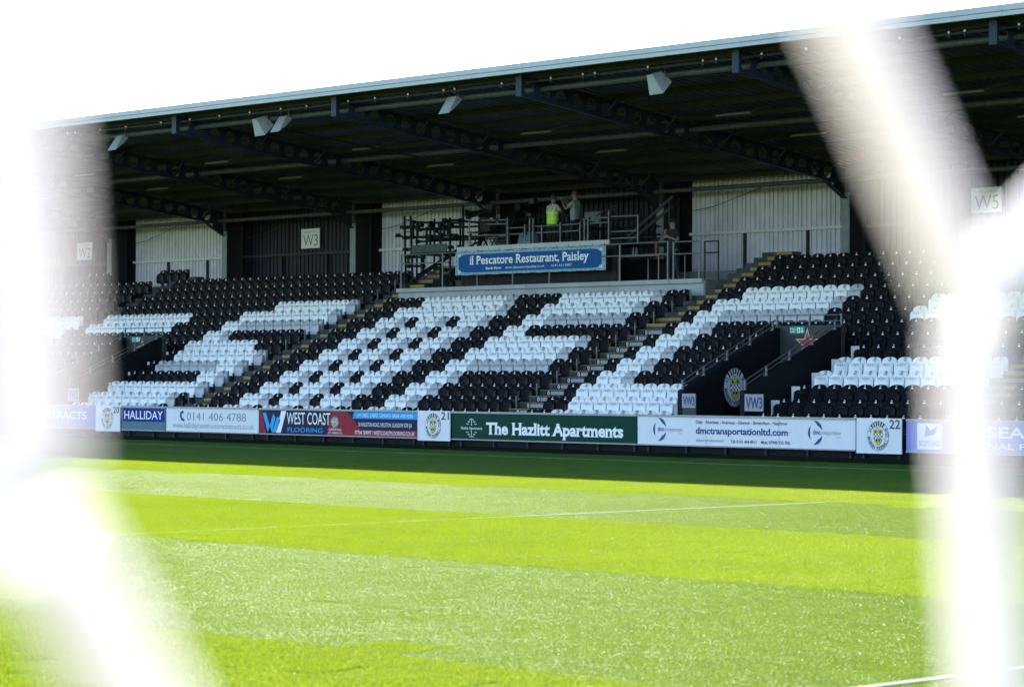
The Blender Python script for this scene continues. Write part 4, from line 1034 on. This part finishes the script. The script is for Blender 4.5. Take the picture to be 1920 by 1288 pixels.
# table, bottles and red can by the man in black
e = empty('long_table', (-55.2, 58.6, 4.78), 'long bare table with thin metal legs behind the guard rail', 'table')
put(MB('wood_edge').box(-56.3, -54.4, 58.3, 59.0, 5.60, 5.645), 'tabletop', e)
for x, yy in ((-56.2, 58.35), (-55.5, 58.95), (-54.5, 58.35), (-54.6, 58.95)): put(MB('wood_edge').tube([(x, yy, 4.78), (x, yy, 5.6)], .018, 6), 'leg', e)
for n_, (x, wd) in enumerate(((-55.66, 'left'), (-55.52, 'right'))):
    e = empty('water_bottle', (x, 58.45, 5.645), f'clear water bottle on the long table, {wd} one of two', 'bottle', 'water bottles on the long table')
    b = MB('pale_blue_bag'); b.tube([(x, 58.45, 5.645), (x, 58.45, 5.80)], .035, 8); b.tube([(x, 58.45, 5.80), (x, 58.45, 5.85)], .034, 8, None, True, .013); put(b, 'bottle_body', e)
    put(MB('rail_light').tube([(x, 58.45, 5.851), (x, 58.45, 5.875)], .015, 8), 'cap', e)
e = empty('fire_extinguisher', (-55.67, 59.5, 4.78), 'dim red cylinder standing behind the long table', 'extinguisher')
b = MB('red_can'); b.tube([(-55.67, 59.5, 4.78), (-55.67, 59.5, 6.08)], .085, 12); b.tube([(-55.67, 59.5, 6.08), (-55.67, 59.5, 6.18)], .085, 12, None, True, .04); put(b, 'cylinder', e)
put(MB('black_paint').box(-55.71, -55.62, 59.4, 59.6, 6.19, 6.23), 'handle', e)
b = MB('black_paint'); b.box(-57.0, -54.6, 59.2, 59.24, 4.78, 5.55)
tag(b.build('screen'), 'black drape screen behind the long table', 'screen')

# ---------------------------------------------------------------- goal net close to the camera
NX = -.45
Lp, LUq = Vector((.2970, 1.772)), Vector((.2850, 1.8974)); Rn = Vector((.6125, 1.8210))
A_ = Rn-LUq; Dn = Vector((.3965, 1.6216)); B_ = LUq-Dn
OV = {('p', 1, 1): Vector((.499, 1.966)), ('p', 2, 1): Vector((.720, 1.892)), ('q', -1, -1): Vector((.06, 1.80))}
def node(t_, i, j):
    if (t_, i, j) in OV: return OV[(t_, i, j)]
    v = (Lp if t_ == 'p' else LUq)+A_*i+B_*j
    if abs(i)+abs(j) > 2: v = v+Vector((random.Random(i*31+j*7+(t_ == 'p')).uniform(-.02, .02), random.Random(i*17+j*13+(t_ == 'q')).uniform(-.02, .02)))
    return v
gn = empty('goal_net', (NX, .45, 0), 'white goal net hanging just in front of the lens, out of focus', 'goal net')
ok = lambda v: -.75 < v.x < 1.75 and .03 < v.y < 2.44
far = MB('net_cord')
RC = .0100
def cord(a, b_, keep):
    sag = random.uniform(-.004, .004); pts_ = []
    for q in range(7):
        t_ = q/6; tt = .5+(t_-.5)*(1-1.1*RC/(b_-a).length); p = a.lerp(b_, tt); pts_.append((NX+sag*math.sin(math.pi*t_), p.x, p.y))
    mb = MB('net_cord') if keep else far
    mb.tube(pts_, RC, 8)
    if keep: put(mb, 'cord', gn)
KEEP = {('v', 0, 0), ('v', 1, 0), ('d', 0, 0), ('e', 1, 0), ('d', 1, 0)}
cache = {}
for i in range(-9, 12):
    for j in range(-9, 12):
        p, q = node('p', i, j), node('q', i, j)
        for kind, a, b_ in (('v', p, q), ('d', p, node('q', i, j-1)), ('e', q, node('p', i+1, j+1))):
            if ok(a) and ok(b_):
                vis = any(.22 < v.x < .72 and 1.66 < v.y < 1.95 for v in (a, b_))
                cord(a, b_, vis)
o = put(far, 'netting', gn); o['kind'] = 'stuff'
